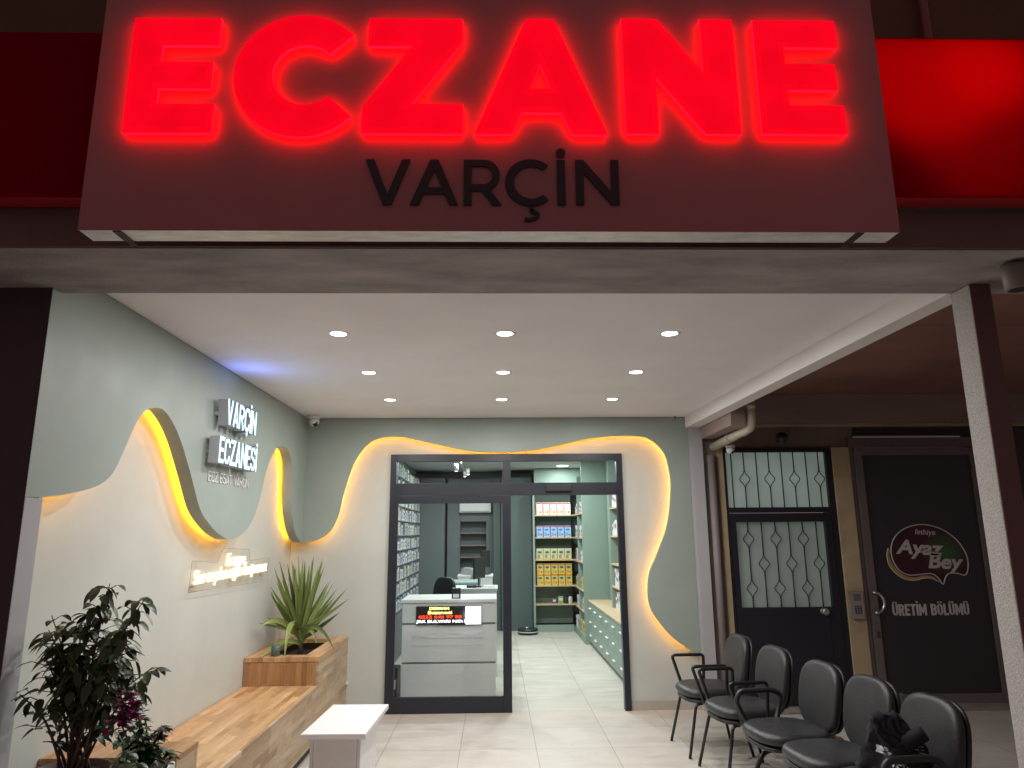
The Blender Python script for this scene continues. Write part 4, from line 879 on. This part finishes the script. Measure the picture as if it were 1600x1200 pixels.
# bougainvillea in a white pot
BOU = [(-1.548,1.011),(-1.524,.961),(-1.377,.884),(-1.560,.924),(-1.486,.849),(-1.417,.811),(-1.576,.825),(-1.440,.775),(-1.517,.764)]
go = Vector((-1.50, 3.28, 0))
t = thing('flowering_plant', 'small bougainvillea with magenta flowers in a white pot beside the ficus', 'plant', go)
b = BM(); box(b, -.105, .105, -.10, .10, 0, .700, .006); 
build('pot', b, mat('white pot', (.62, .64, .66), .4), t)
b = BM(); box(b, -.09, .09, -.085, .085, .7005, .71, .002); build('soil', b, SOIL, t)
bs = BM(); bl = BM(); bf = BM()
for i, (x, z) in enumerate(BOU * 2 + [(-1.47 + .03 * q, .74 + .012 * (q % 4)) for q in range(-3, 6)]):
    yv = 2.82 if i % 9 in (0, 1, 3) else 3.16
    tip = Vector((x * yv / 3.2, yv + rnd.uniform(-.03, .03), 1.66 + (z - 1.66) * yv / 3.2)) - go; root = Vector((rnd.uniform(-.03, .03), rnd.uniform(-.03, .03), .73))
    P = catmull([root, (root + tip) / 2 + Vector((rnd.uniform(-.03, .03), 0, .03)), tip], 6); tube(bs, P, .0035, 5)
    for k in range(22):
        pp = P[rnd.randrange(1, len(P))]; a = rnd.uniform(0, 2 * PI)
        leaf(bl, pp, Vector((math.cos(a), math.sin(a), rnd.uniform(-.5, .5))), Vector((rnd.uniform(-.5, .5), 0, 1)), rnd.uniform(.03, .055), rnd.uniform(.02, .032), .3)
    if i in (0, 1, 2, 9, 10, 3, 11):
        for k in range(16 if i != 2 and i != 11 else 6):
            a = rnd.uniform(0, 2 * PI); e = Vector((rnd.uniform(-.035, .03), rnd.uniform(-.03, .02), rnd.uniform(-.05, .01)))
            leaf(bf, tip + e, Vector((math.cos(a), math.sin(a), rnd.uniform(-.3, .8))), Vector((0, .3, 1)), .032, .030, .1, 3)
build('stems', bs, BARK, t); plant_open('foliage', bl, leafmat('bougainvillea leaf', (.02, .05, .02), (.06, .12, .045)), t); plant_open('flowers', bf, leafmat('magenta bract', (.28, .01, .13), (.50, .03, .26)), t)
# yucca
yo = Vector((-1.70, 6.62, 0))
t = thing('yucca_plant', 'spiky green yucca standing in the far oak planter box', 'plant', yo)
bl = BM()
base = Vector((-1.715, 6.58, .62)) - yo
b = BM(); tube(b, [base, base + Vector((0, 0, .25))], [.022, .018], 10); build('stem', b, BARK, t)
def blade(tip, w, droop, start=.12, mid=None):
    tip = Vector(tip) - yo; st = base + Vector((rnd.uniform(-.02, .02), rnd.uniform(-.02, .02), start))
    if mid is None:
        c = (st + tip) / 2 + Vector((0, 0, droop))
    else: c = Vector(mid) - yo
    n = 10; prev = None; 
    for k in range(n + 1):
        q_ = k / n; p = st * (1 - q_) ** 2 + c * 2 * q_ * (1 - q_) + tip * q_ * q_
        d = ((c - st) * (1 - q_) + (tip - c) * q_).normalized(); s = d.cross(Vector((0.12, -1, .15)));
        if s.length < .1: s = d.cross(Vector((1, 0, 0)))
        s.normalize(); nn = s.cross(d).normalized()
        wv = w * (.55 + .45 * math.sin(PI * min(1, q_ * 1.6)) if q_ < .45 else (1 - ((q_ - .45) / .55) ** 1.5)) * .5 + .0008
        r_ = [bl.verts.new(p - s * wv + nn * wv * .35), bl.verts.new(p), bl.verts.new(p + s * wv + nn * wv * .35)]
        if prev:
            for z_ in (0, 1): bl.faces.new((prev[z_], prev[z_ + 1], r_[z_ + 1], r_[z_])).smooth = True
        prev = r_
tips = [(-1.905,6.45,1.436),(-1.90,6.5,1.361),(-1.843,6.6,1.449),(-1.778,6.6,1.486),(-1.729,6.6,1.458),(-1.649,6.6,1.443),(-1.556,6.6,1.451),(-1.542,6.6,1.377),(-1.489,6.6,1.260),(-1.419,6.6,1.185),(-1.324,6.6,1.198),(-1.407,6.6,1.015),(-1.93,6.35,1.23),(-1.92,6.3,1.19),(-1.93,6.3,.98),(-1.90,6.45,1.30),(-1.681,6.6,1.382),(-1.80,6.9,1.40),(-1.62,6.85,1.42),(-1.52,6.9,1.22),(-1.70,6.4,1.35),(-1.87,6.7,1.25),(-1.76,6.45,1.40),(-1.45,6.7,1.12),(-1.60,6.5,1.30),(-1.35,6.55,1.16),(-1.66,6.7,1.47),(-1.83,6.35,1.28)]
for tp_ in tips + [(a_ + rnd.uniform(-.05, .05), b_ + rnd.uniform(-.15, .1), max(c_ - rnd.uniform(.02, .10), .95)) for a_, b_, c_ in tips[:18]]: blade((tp_[0] + rnd.uniform(-.01, .01), tp_[1], tp_[2]), rnd.uniform(.024, .036), rnd.uniform(-.03, .01), .10 + rnd.uniform(0, .14))
blade((-1.95, 6.15, .91), .045, 0, .16, (-1.84, 6.3, 1.05)); blade((-1.92, 6.03, .66), .04, 0, .1, (-1.80, 6.3, .86)); blade((-1.40, 6.5, .68), .04, 0, .2, (-1.55, 6.5, .98)); blade((-1.54, 6.45, .74), .04, 0, .12, (-1.62, 6.5, .96))
blade((-1.70, 6.05, .66), .045, 0, .22, (-1.705, 6.12, 1.08))
plant_open('leaves', bl, leafmat('yucca leaf', (.06, .11, .035), (.24, .30, .085)), t)
# small plants behind the chairs
def small_plant(x, y, h, label, seed, col=((.03, .06, .03), (.07, .12, .06))):
    rr = random.Random(seed); t = thing('potted_plant', label, 'plant', (x, y, 0))
    b = BM(); lathe(b, [(.06, 0), (.065, .01), (.085, .15), (.078, .15), (.072, .12)], seg=24); build('pot', b, mat('clay pot', (.22, .10, .06), .7), t)
    bl = BM(); bs = BM()
    for k in range(16):
        a = rr.uniform(0, 2 * PI); tip = Vector((math.cos(a) * rr.uniform(.02, .12), math.sin(a) * rr.uniform(.02, .1), .15 + (h - .15) * rr.uniform(.5, 1)))
        P = catmull([(0, 0, .11), tip * .5 + Vector((0, 0, .08)), tip], 5); tube(bs, P, .002, 4)
        for j in range(14):
            pp = P[rr.randrange(3, len(P))]; q_ = rr.uniform(0, 2 * PI); leaf(bl, pp, Vector((math.cos(q_), math.sin(q_), rr.uniform(-.3, .8))), Vector((0, 0, 1)), .026, .015, .2, 3)
    build('stems', bs, BARK, t); plant_open('foliage', bl, leafmat('small leaf', *col), t)
small_plant(3.07, 5.45, .50, 'low leafy potted plant on the floor behind the bench seat nearest the front', 5)
small_plant(2.50, 5.62, .31, 'low leafy potted plant on the floor between the second armchair and the bench', 9)

# ================================================================== CHAIRS
def seat_back(t, x, y, z, name2='backrest', tilt=.16, w=.45, h=.42):
    b = BM(); join(b, pad(.47, w + .02, .075, 3.0, dome=.014), Matrix.Translation((x, y, .44)))
    s_ = build('seat', b, LEATH, t, False)
    for p in s_.data.polygons: p.use_smooth = True
    b = BM(); join(b, pad(.455, w - .01, .03, 3.0), Matrix.Translation((x + .005, y, .388))); sh = build('seat_shell', b, BLKP, s_)
    for p in sh.data.polygons: p.use_smooth = True
    # backrest: cushion front faces -x
    Mx = Matrix.Translation((x + .265, y, z)) @ Matrix.Rotation(tilt, 4, 'Y') @ Matrix.Rotation(-PI / 2, 4, 'Y')
    bm = pad(h, w - .02, .06, 3.0, dome=.014)
    for v in bm.verts: # lumbar curve across the width
        v.co.z += (v.co.y / (w / 2)) ** 2 * .022
    b = BM(); join(b, bm, Mx); bk = build('backrest', b, LEATH, t)
    for p in bk.data.polygons: p.use_smooth = True
    bm = pad(h - .012, w - .035, .028, 3.0)
    for v in bm.verts: v.co.z += (v.co.y / (w / 2)) ** 2 * .022
    b = BM(); join(b, bm, Mx @ Matrix.Translation((0, 0, -.044))); bs_ = build('back_shell', b, BLKP, bk)
    for p in bs_.data.polygons: p.use_smooth = True
    # ribbed bellows over the back bracket
    b = BM(); P = bend([(x + .13, y, .39), (x + .30, y, .40), (x + .335, y, z - .02)], .08, 8); n = 34; Q = []
    import itertools
    L_ = [0]
    for i in range(1, len(P)): L_.append(L_[-1] + (P[i] - P[i - 1]).length)
    for k in range(n):
        s = L_[-1] * k / (n - 1); i = max(j for j in range(len(L_)) if L_[j] <= s + 1e-9); i = min(i, len(P) - 2); f = (s - L_[i]) / max(1e-6, L_[i + 1] - L_[i]); Q.append(P[i].lerp(P[i + 1], f))
    tube(b, Q, [.034 if k % 2 else .026 for k in range(n)], 12); build('bellows', b, BLKP, bk)
def visitor_chair(x, y, rz, label):
    t = thing('visitor_chair', label, 'chair', (x, y, 0), rz, None)
    seat_back(t, 0, 0, .64)
    for sx, sy in ((-1, -1), (-1, 1), (1, -1), (1, 1)):
        b = BM(); tube(b, bend([(sx * .10, sy * .17, .372), (sx * .16, sy * .19, .368), (sx * .245, sy * .235, .004)], .05), .0115, 10); build('leg', b, BLKM, t)
    b = BM(); tube(b, [(-.12, -.19, .372), (-.12, .19, .372)], .011); tube(b, [(.12, -.19, .372), (.12, .19, .372)], .011); build('seat_frame', b, BLKM, t)
    for s in (-1, 1):
        b = BM(); tube(b, bend([(-.10, s * .18, .385), (-.12, s * .262, .40), (-.20, s * .262, .655), (.07, s * .262, .655), (.06, s * .262, .42), (.05, s * .18, .385)], .03), .013, 10)
        build('armrest', b, BLKM, t)
    return t
visitor_chair(1.685, 5.94, .05, 'black armchair with square tube arms at the back of the row, beside the cream wall')
visitor_chair(1.745, 5.32, .12, 'black armchair with square tube arms, second from the back of the row')
# three seats on one frame, loop arms at the two ends
t = thing('waiting_bench', 'black three seat waiting bench with loop arms at its ends, nearest the camera', 'seating', (1.86, 4.20, 0), .12)
for k, yy in enumerate((.49, 0, -.49)): seat_back(t, 0, yy, .64)
b = BM(); box(b, -.02, .03, -.74, .74, .325, .368, .004); build('beam', b, BLKM, t)
for yy in (-.58, .58):
    for s in (-1, 1):
        b = BM(); tube(b, bend([(0, yy, .33), (s * .12, yy, .30), (s * .26, yy, .004)], .05), .014, 10); build('leg', b, BLKM, t)
for s in (-1, 1):
    b = BM(); yy = s * .735
    P = bend([(-.11, yy, .39), (-.20, yy, .57), (-.17, yy, .635), (.06, yy, .635), (.12, yy, .60), (.06, yy, .39)], .06, 6)
    n = len(P)
    for i in range(n): pass
    tube(b, P, .017, 10, closed=True); bmesh.ops.scale(b, verts=b.verts, vec=(1, 1, 1)); build('armrest', b, BLKP, t)
# black tote bag on the nearest seat
bo_ = (1.93, 3.66, .482)
t = thing('tote_bag', 'black cloth bag with white print slumped on the seat nearest the camera', 'bag', bo_, .12)
b = BM(); gb = bmesh.new(); bmesh.ops.create_cube(gb, size=1); bmesh.ops.subdivide_edges(gb, edges=gb.edges, cuts=9, use_grid_fill=True)
rn = random.Random(12)
for v in gb.verts:
    x, y, z = v.co; h = z + .5
    tw = 1 - .45 * h
    X = x * .27 * tw + .03 * math.sin(6 * h + 4 * y); Y = y * (.24 - .06 * h) + .05 * h * h; Z = h * (.20 + .06 * math.cos(5 * y + .6) + .05 * (y < -.2) - .05 * (y > .25))
    X += .012 * math.sin(23 * y + 9 * h); Y += .012 * math.sin(19 * x * 2 + 13 * h); Z += .010 * math.sin(17 * y + 11 * x)
    v.co = (X, Y, Z)
for f in gb.faces: f.smooth = True
join(b, gb); sack = build('sack', b, mat('black cloth', (.009, .009, .014), .85, bump=.5, bscale=25), t)
b = BM()
for dx in (-.03, .03): tube(b, bend([(dx, .03, .20), (dx - .01, .08, .27), (dx + .05, .16, .25), (dx + .06, .17, .14)], .05), [.010] * 15 if False else .012, 8)
build('handle', b, MATS['black cloth'], t)
b = BM(); lathe(b, [(.035, 0), (.038, .02), (.036, .13), (.03, .135)], seg=18, M=Matrix.Translation((.01, -.03, .16)) @ Matrix.Rotation(.9, 4, 'Y') @ Matrix.Rotation(.5, 4, 'X')); build('folded_corner', b, MATS['black cloth'], t)
WT = mat('white print', (.75, .75, .78), .7)
from mathutils.bvhtree import BVHTree
tree = BVHTree.FromPolygons([v.co for v in sack.data.vertices], [tuple(p.vertices) for p in sack.data.polygons])
n0 = len(TEXT_PARTS)
text('print', 'THE', frame((.012, -.3, .150), (1, 0, -.15), (.15, 0, 1)), .085, .030, mat('grey print', (.34, .34, .36), .7), ext=.0004, parent=t, sub=2)
text('print', 'B-', frame((-.095, -.3, .135), (1, 0, -.1), (.1, 0, 1)), .045, .034, WT, ext=.0004, bold=.03, parent=t, sub=2)
text('print', 'BODY', frame((-.085, -.3, .085), (1, 0, -.1), (.1, 0, 1)), .085, .026, WT, ext=.0004, bold=.03, parent=t, sub=2)
for o_ in TEXT_PARTS[n0:]:      # lay the print on the folds of the cloth
    for v in o_.data.vertices:
        hit = tree.ray_cast(Vector((v.co.x, -1, v.co.z)), Vector((0, 1, 0)))[0]
        if hit is not None: v.co.y = hit.y - .0015 + (v.co.y + .3)

# ================================================================== NEIGHBOUR
DN = 7.15
b = BM()
y0 = 2.985
for y1 in (3.93, 4.63, 5.68, 7.148): box(b, 2.17, 7.5, y0, y1 - .008, 3.052, 3.10); y0 = y1
box(b, 2.17, 7.5, 2.985, 7.15, 3.104, 3.2)
tag(build('board_ceiling', b, NEIGH), 'reddish brown boarded ceiling over the neighbouring doors', 'ceiling')
b = BM(); box(b, 2.115, 7.5, DN - .06, DN + .3, 2.745, 3.05, .004); tag(build('lintel_beam', b, LINTEL), 'painted concrete beam above the two neighbouring doors', 'beam')
b = BM(); box(b, 2.115, 7.5, DN - .055, DN + .3, 2.715, 2.742, .002); tag(build('lintel_moulding', b, YPLAST), 'thin yellowish moulding under the beam over the two doors', 'moulding')
b = BM(); box(b, 2.114, 2.33, DN, DN + .3, 0, 2.714); box(b, 2.331, 3.44, DN + .001, DN + .3, 2.50, 2.714); box(b, 3.441, 3.70, DN + .001, DN + .3, 2.45, 2.714); tag(build('neighbour_wall', b, YPLASD), 'brown plaster wall around the barred iron door', 'wall')
b = BM(); box(b, 3.44, 3.62, DN - .05, DN + .28, .0, 2.498, .006); tag(build('door_pier', b, YPLAST), 'chipped yellowish plaster pier between the two neighbouring doors', 'pier')
b = BM(); box(b, 2.10, 2.235, 6.15, YP - .03, 2.585, 3.04, .004); tag(build('beam_stub', b, LINTEL), 'short beam stub at the top of the pilaster behind the white pipe', 'beam')
b = BM(); tube(b, bend([(2.30, 6.2, 3.04), (2.30, 6.2, 2.575), (2.21, 7.05, 2.50)], .07, 6), .042, 16)
tube(b, [(2.30, 6.2, 2.74), (2.30, 6.2, 2.79)], .048, 16); tube(b, [(2.293, 6.34, 2.567), (2.287, 6.39, 2.563)], .048, 16)
tag(build('drain_pipe', b, PVC), 'cream plastic waste pipe bending back under the beam stub', 'pipe')
b = BM(); tube(b, [(2.255, 6.62, 2.60), (2.255, 6.62, 2.49)], .006, 6); tube(b, [(2.253 + .05 * math.cos(a * PI / 8), 6.62, 2.545 + .05 * math.sin(a * PI / 8)) for a in range(16)], .004, 6, closed=True); tag(build('pipe_clip', b, STEEL), 'thin metal clip holding the cream pipe', 'clip')
b = BM(); tube(b, [(2.19, 7.09, 0), (2.19, 7.09, 2.42)], .038, 14); tag(build('down_pipe', b, mat('grey down pipe', (.20, .17, .17), .6, var=.1)), 'grey vertical down pipe beside the pilaster', 'pipe')
b = BM(); box(b, 2.27, 2.325, DN - .03, DN - .001, 0, 2.5, .004); tag(build('door_reveal', b, YPLAST), 'yellowish plaster strip left of the barred door', 'wall trim')
dome(2.33, 6.9, 2.50, 'small round camera hanging just under the cream pipe', .8)
t = thing('wall_spotlight', 'dark little floodlight over the barred door', 'lamp', (2.92, 7.04, 2.60))
b = BM(); box(b, -.05, .05, .0, .045, -.03, .03, .01); build('mount', b, BLKP, t)
b = BM(); lathe(b, [(.03, -.07), (.05, -.05), (.06, 0), (.04, .03)], seg=20, M=Matrix.Rotation(.7, 4, 'X')); build('head', b, BLKP, t)
b = BM(); lathe(b, [(.022, -.076), (.025, -.0715)], seg=14, M=Matrix.Rotation(.7, 4, 'X')); build('lens', b, mat('lens glass', (.6, .6, .6), .1), t)
# barred iron door
io = (2.88, DN, 0)
t = thing('iron_door', 'black iron door with barred frosted glass and plain lower sheet', 'door', io)
y0, y1 = DN - .035, DN + .03
b = BM(); box(b, 2.332, 2.348, y0, y1, .03, 2.495, .001); box(b, 3.375, 3.438, y0, y1, .03, 2.495, .002); box(b, 2.3485, 3.3745, y0, y1, 2.452, 2.495, .002); box(b, 2.3485, 3.3745, y0, y1, 1.845, 1.897, .002)
build('door_frame', b, IRON, t, off=io)
b = BM(); y0, y1 = DN - .045, DN + .02
box(b, 2.352, 2.405, y0, y1, .04, 1.838, .002); box(b, 3.306, 3.372, y0, y1, .04, 1.838, .002); box(b, 2.4055, 3.3055, y0, y1, 1.752, 1.838, .002); box(b, 2.4055, 3.3055, y0, y1, .04, .932, .002); box(b, 2.45, 3.26, y0 - .006, y0 - .0005, .10, .86, .003)
build('door_leaf', b, IRON, t, off=io)
def frosted(nm, s):
    m = mat(nm, (.22, .25, .235), .5, emit=(.50, .62, .55), estr=s)
    tr = m.node_tree; n = tr.nodes.new('ShaderNodeTexNoise'); n.inputs['Scale'].default_value = 1.6; n.inputs['Detail'].default_value = 2; tc = tr.nodes.new('ShaderNodeTexCoord'); r = tr.nodes.new('ShaderNodeMapRange'); r.inputs[1].default_value = .3; r.inputs[2].default_value = .7; r.inputs[3].default_value = s * .72; r.inputs[4].default_value = s * 1.25
    tr.links.new(tc.outputs['Object'], n.inputs['Vector']); tr.links.new(n.outputs['Fac'], r.inputs[0]); tr.links.new(r.outputs[0], tr.nodes['Principled BSDF'].inputs['Emission Strength']); return m
b = BM(); box(b, 2.3485, 3.3745, DN + .005, DN + .012, 1.8975, 2.4515); build('frosted_pane', b, frosted('lit frosted glass upper', .21), t, off=io)
b = BM(); box(b, 2.4055, 3.3055, DN + .004, DN + .010, .9325, 1.7515); build('frosted_pane', b, frosted('lit frosted glass lower', .085), t, off=io)
def diamond(bm, x, z, y, s=.052, h=.105):
    for sg in (-1, 1):
        P = catmull([(x, y, z + h), (x + sg * .012, y, z + h * .55), (x + sg * s, y, z), (x + sg * .012, y, z - h * .55), (x, y, z - h)], 5); tube(bm, P, .0045, 6)
    for q_ in (-1, 1): lathe(bm, [(.004, -.012), (.009, 0), (.004, .012)], (x, y, z + q_ * (h + .006)), 8)
def bars(name, x0, x1, z0, z1, n, spec):
    b = BM(); y = DN - .012; st = (x1 - x0) / n
    for k in range(n):
        x = x0 + st * (k + .5) if True else 0
        ds = sorted(spec(k), reverse=True); top = z1
        for z in ds: tube(b, [(x, y, top), (x, y, z + .105)], .006, 6); diamond(b, x, z, y); top = z - .105
        tube(b, [(x, y, top), (x, y, z0)], .006, 6)
    build(name, b, IRON, t, off=io)
bars('window_bars', 2.345, 3.37, 1.8975, 2.4515, 8, lambda k: [2.18] if k % 2 else [])
bars('window_bars', 2.46, 3.29, .9325, 1.7515, 6, lambda k: [1.585, 1.11] if k % 2 == 0 else [1.345])
b = BM(); lathe(b, [(.012, 0), (.013, .02), (.03, .035), (.034, .05), (.025, .066)], seg=20, M=Matrix.Translation((3.20, DN - .052, .895)) @ Matrix.Rotation(PI / 2, 4, 'X')); lathe(b, [(.03, 0), (.028, .006)], seg=20, M=Matrix.Translation((3.20, DN - .0455, .895)) @ Matrix.Rotation(PI / 2, 4, 'X'))
build('door_knob', b, STEEL, t, off=io)
b = BM(); box(b, 2.333, 3.6, DN - .20, DN + .1, .004, .028, .003); tag(build('door_sill', b, mat('grey marble sill', (.26, .23, .21), .5, var=.2, vscale=6)), 'low stone sill at the foot of the barred door', 'door sill')
# intercom
t = thing('intercom', 'silver door intercom with a column of buttons on the plaster pier', 'intercom', (3.53, DN - .051, .95))
b = BM(); box(b, -.062, .062, -.03, 0, -.13, .13, .006); build('casing', b, STEEL, t)
b = BM()
for r_ in range(7): box(b, -.035, .035, -.0325, -.0305, .045 + r_ * .009, .049 + r_ * .009)
build('speaker_slots', b, BLKP, t)
b = BM()
for cx in (-.025, 0, .025):
    for r_ in range(4): box(b, cx - .008, cx + .008, -.034, -.0305, -.02 - r_ * .02, -.006 - r_ * .02, .001)
build('buttons', b, BLKP, t)
# neighbour's glass door with black film
ao = (4.3, DN, 0)
t = thing('film_covered_door', 'aluminium framed door covered in black film with ÜRETİM BÖLÜMÜ lettering', 'door', ao)
b = BM(); box(b, 3.625, 3.665, DN - .03, DN + .05, .02, 2.60, .003); box(b, 4.955, 5.02, DN - .03, DN + .05, .02, 2.60, .003); box(b, 3.6655, 4.9545, DN - .03, DN + .05, 2.50, 2.60, .003); build('door_frame', b, ALU, t, off=ao)
b = BM(); box(b, 3.672, 3.752, DN - .045, DN + .01, .04, 2.492, .003); box(b, 4.875, 4.948, DN - .045, DN + .01, .04, 2.492, .003); box(b, 3.7525, 4.8745, DN - .045, DN + .01, 2.415, 2.492, .003); box(b, 3.7525, 4.8745, DN - .045, DN + .01, .04, .125, .003); build('door_leaf', b, ALU, t, off=ao)
b = BM(); box(b, 3.7525, 4.8745, DN - .022, DN - .016, .1255, 2.4145); build('film_panel', b, FILM, t, off=ao)
b = BM(); P = [(3.70, DN - .046, 1.068), (3.695, DN - .085, 1.068)] + [(3.70 + .085 * math.sin(a), DN - .095, .973 + .095 * math.cos(a)) for a in [PI * k / 12 for k in range(13)]] + [(3.695, DN - .085, .878), (3.70, DN - .046, .878)]
tube(b, P, .0125, 10); build('pull_handle', b, STEEL, t, off=ao)
b = BM(); box(b, 3.705, 3.735, DN - .049, DN - .0455, .64, .70, .005); build('lock', b, mat('brown lock', (.08, .03, .025), .5), t, off=ao)
stroke_word('ÜRETİM BÖLÜMÜ', .765, .108, .0195, frame((3.895, DN - .0225, .842), (1, 0, 0), (0, 0, 1)), .0035, [FILMW, FILMW], t, ao, 'letter', .34)
# oval badge
def P2(px, py): # badge drawn in its own 1200 px sheet, scaled to its real width on the door
    return (3.896 + (px - 197) / (952 - 197) * .823, 1.719 - (py - 235) / (812 - 235) * .592 + (px - 560) / 755 * .02)
outer = catmull([Vector((*P2(*p), 0)) for p in [(245, 500), (262, 410), (320, 325), (420, 262), (550, 238), (680, 262), (790, 320), (880, 410), (935, 520), (948, 610), (930, 700), (895, 730), (840, 712), (760, 710), (720, 745), (690, 808), (650, 745), (590, 705), (480, 710), (390, 712), (310, 670), (260, 590), (245, 500)]], 5)[:-1]
b = BM(); prism(b, [(p.x, p.y) for p in outer], 'xz', DN - .0228, DN - .0222)
bm_ = bpy.data.materials.new('badge fill'); tt_, pp_ = nodes(bm_); N = tt_.nodes; L = tt_.links
tc = N.new('ShaderNodeTexCoord'); mp = N.new('ShaderNodeMapping'); mp.inputs['Location'].default_value = (-.17, 0, -1.46); mp.inputs['Scale'].default_value = (3.4, 0, 3.4); mp.vector_type = 'POINT'
vm = N.new('ShaderNodeVectorMath'); vm.operation = 'SUBTRACT'; vm.inputs[1].default_value = (.19, 0, 1.44); ln = N.new('ShaderNodeVectorMath'); ln.operation = 'LENGTH'; sxyz = N.new('ShaderNodeVectorMath'); sxyz.operation = 'MULTIPLY'; sxyz.inputs[1].default_value = (4.2, 0, 4.6)
L.new(tc.outputs['Object'], vm.inputs[0]); L.new(vm.outputs[0], sxyz.inputs[0]); L.new(sxyz.outputs[0], ln.inputs[0])
cr = N.new('ShaderNodeValToRGB'); cr.color_ramp.elements[0].color = (.035, .13, .045, 1); cr.color_ramp.elements[1].color = (.045, .006, .014, 1); L.new(ln.outputs['Value'], cr.inputs[0]); L.new(cr.outputs[0], pp_.inputs['Base Color']); pp_.inputs['Roughness'].default_value = .5; N.remove(mp)
bd = build('badge', b, bm_, t, off=ao)
b = BM(); tube(b, [(p.x, DN - .0235, p.y) for p in outer], .0062, 6, closed=True); build('badge_outline', b, FILMW, bd, off=(0, 0, 0)).location = (-ao[0], -ao[1], -ao[2])
sw = catmull([Vector((*P2(*p), 0)) for p in [(222, 450), (205, 520), (215, 610), (265, 690), (340, 745), (430, 762), (520, 745), (590, 750), (660, 785)]], 5)
si = catmull([Vector((*P2(*p), 0)) for p in [(660, 785), (600, 730), (520, 722), (430, 735), (350, 715), (285, 660), (240, 590), (228, 520), (240, 455)]], 5)
b = BM(); prism(b, [(p.x, p.y) for p in sw[1:-1] + si[1:-1]], 'xz', DN - .0236, DN - .0230); oo = build('badge_swoosh', b, mat('amber print', (.42, .24, .07), .6), bd); oo.location = (-ao[0], -ao[1], -ao[2])
b = BM(); tube(b, [(p.x, DN - .0235, p.y) for p in sw], .006, 6); oo = build('badge_outline', b, FILMW, bd); oo.location = (-ao[0], -ao[1], -ao[2])
for body, px, py, W, H, bold, sh in [('fethiye', 490, 345, .205, .07, .012, .2), ('Ayaz', 290, 520, .49, .185, .03, .25), ('Bey', 575, 668, .36, .19, .03, .25)]:
    x, z = P2(px, py); 
    if body in ('Ayaz', 'Bey'): z -= .03
    oo = text('badge_text', body, frame((x, DN - .0240, z), (1, 0, -.05), (0, 0, 1)), W, H, FILMW, ext=.0006, bold=bold, parent=bd, sub=3, shear=sh); oo.location = (-ao[0], -ao[1], -ao[2])
b = BM(); tube(b, [(4.215, DN - .024, 1.442), (4.30, DN - .024, 1.455), (4.40, DN - .024, 1.448)], .006, 6); oo = build('badge_outline', b, FILMW, bd); oo.location = (-ao[0], -ao[1], -ao[2])
b = BM(); box(b, 5.03, 7.5, DN, DN + .3, 0, 2.714); tag(build('neighbour_wall', b, mat('dark neighbour wall', (.06, .045, .045), .7, var=.1)), 'dark wall at the far right beyond the film covered door', 'wall')
b = BM(); box(b, 3.62, 5.1, DN - .16, DN + .05, .0035, .019, .002); box(b, 3.625, 5.02, DN - .05, DN + .05, .0195, .04, .001); tag(build('door_sill', b, MATS['grey marble sill']), 'low stone step under the film covered door', 'door sill')
b = BM(); box(b, 3.7, 4.95, DN - .01, DN + .1, 2.62, 2.70, .002); tag(build('shutter_slot', b, BLKP), 'dark slot above the film covered door', 'slot')
# surface spotlight under the soffit by the column
t = thing('soffit_spotlight', 'round grey surface spotlight hanging under the beam at the far right', 'lamp', (2.075, 2.6, ZS - .001))
b = BM(); box(b, .02, .3, -.02, .02, -.045, 0, .004); build('arm', b, PLASTER, t)
b = BM(); lathe(b, [(.04, -.115), (.046, -.11), (.05, -.02), (.045, -.012)], seg=28); build('head', b, mat('grey lamp body', (.22, .19, .18), .5), t)
b = BM(); lathe(b, [(.034, -.1165), (.036, -.1155)], seg=24); build('lens', b, BLKP, t)
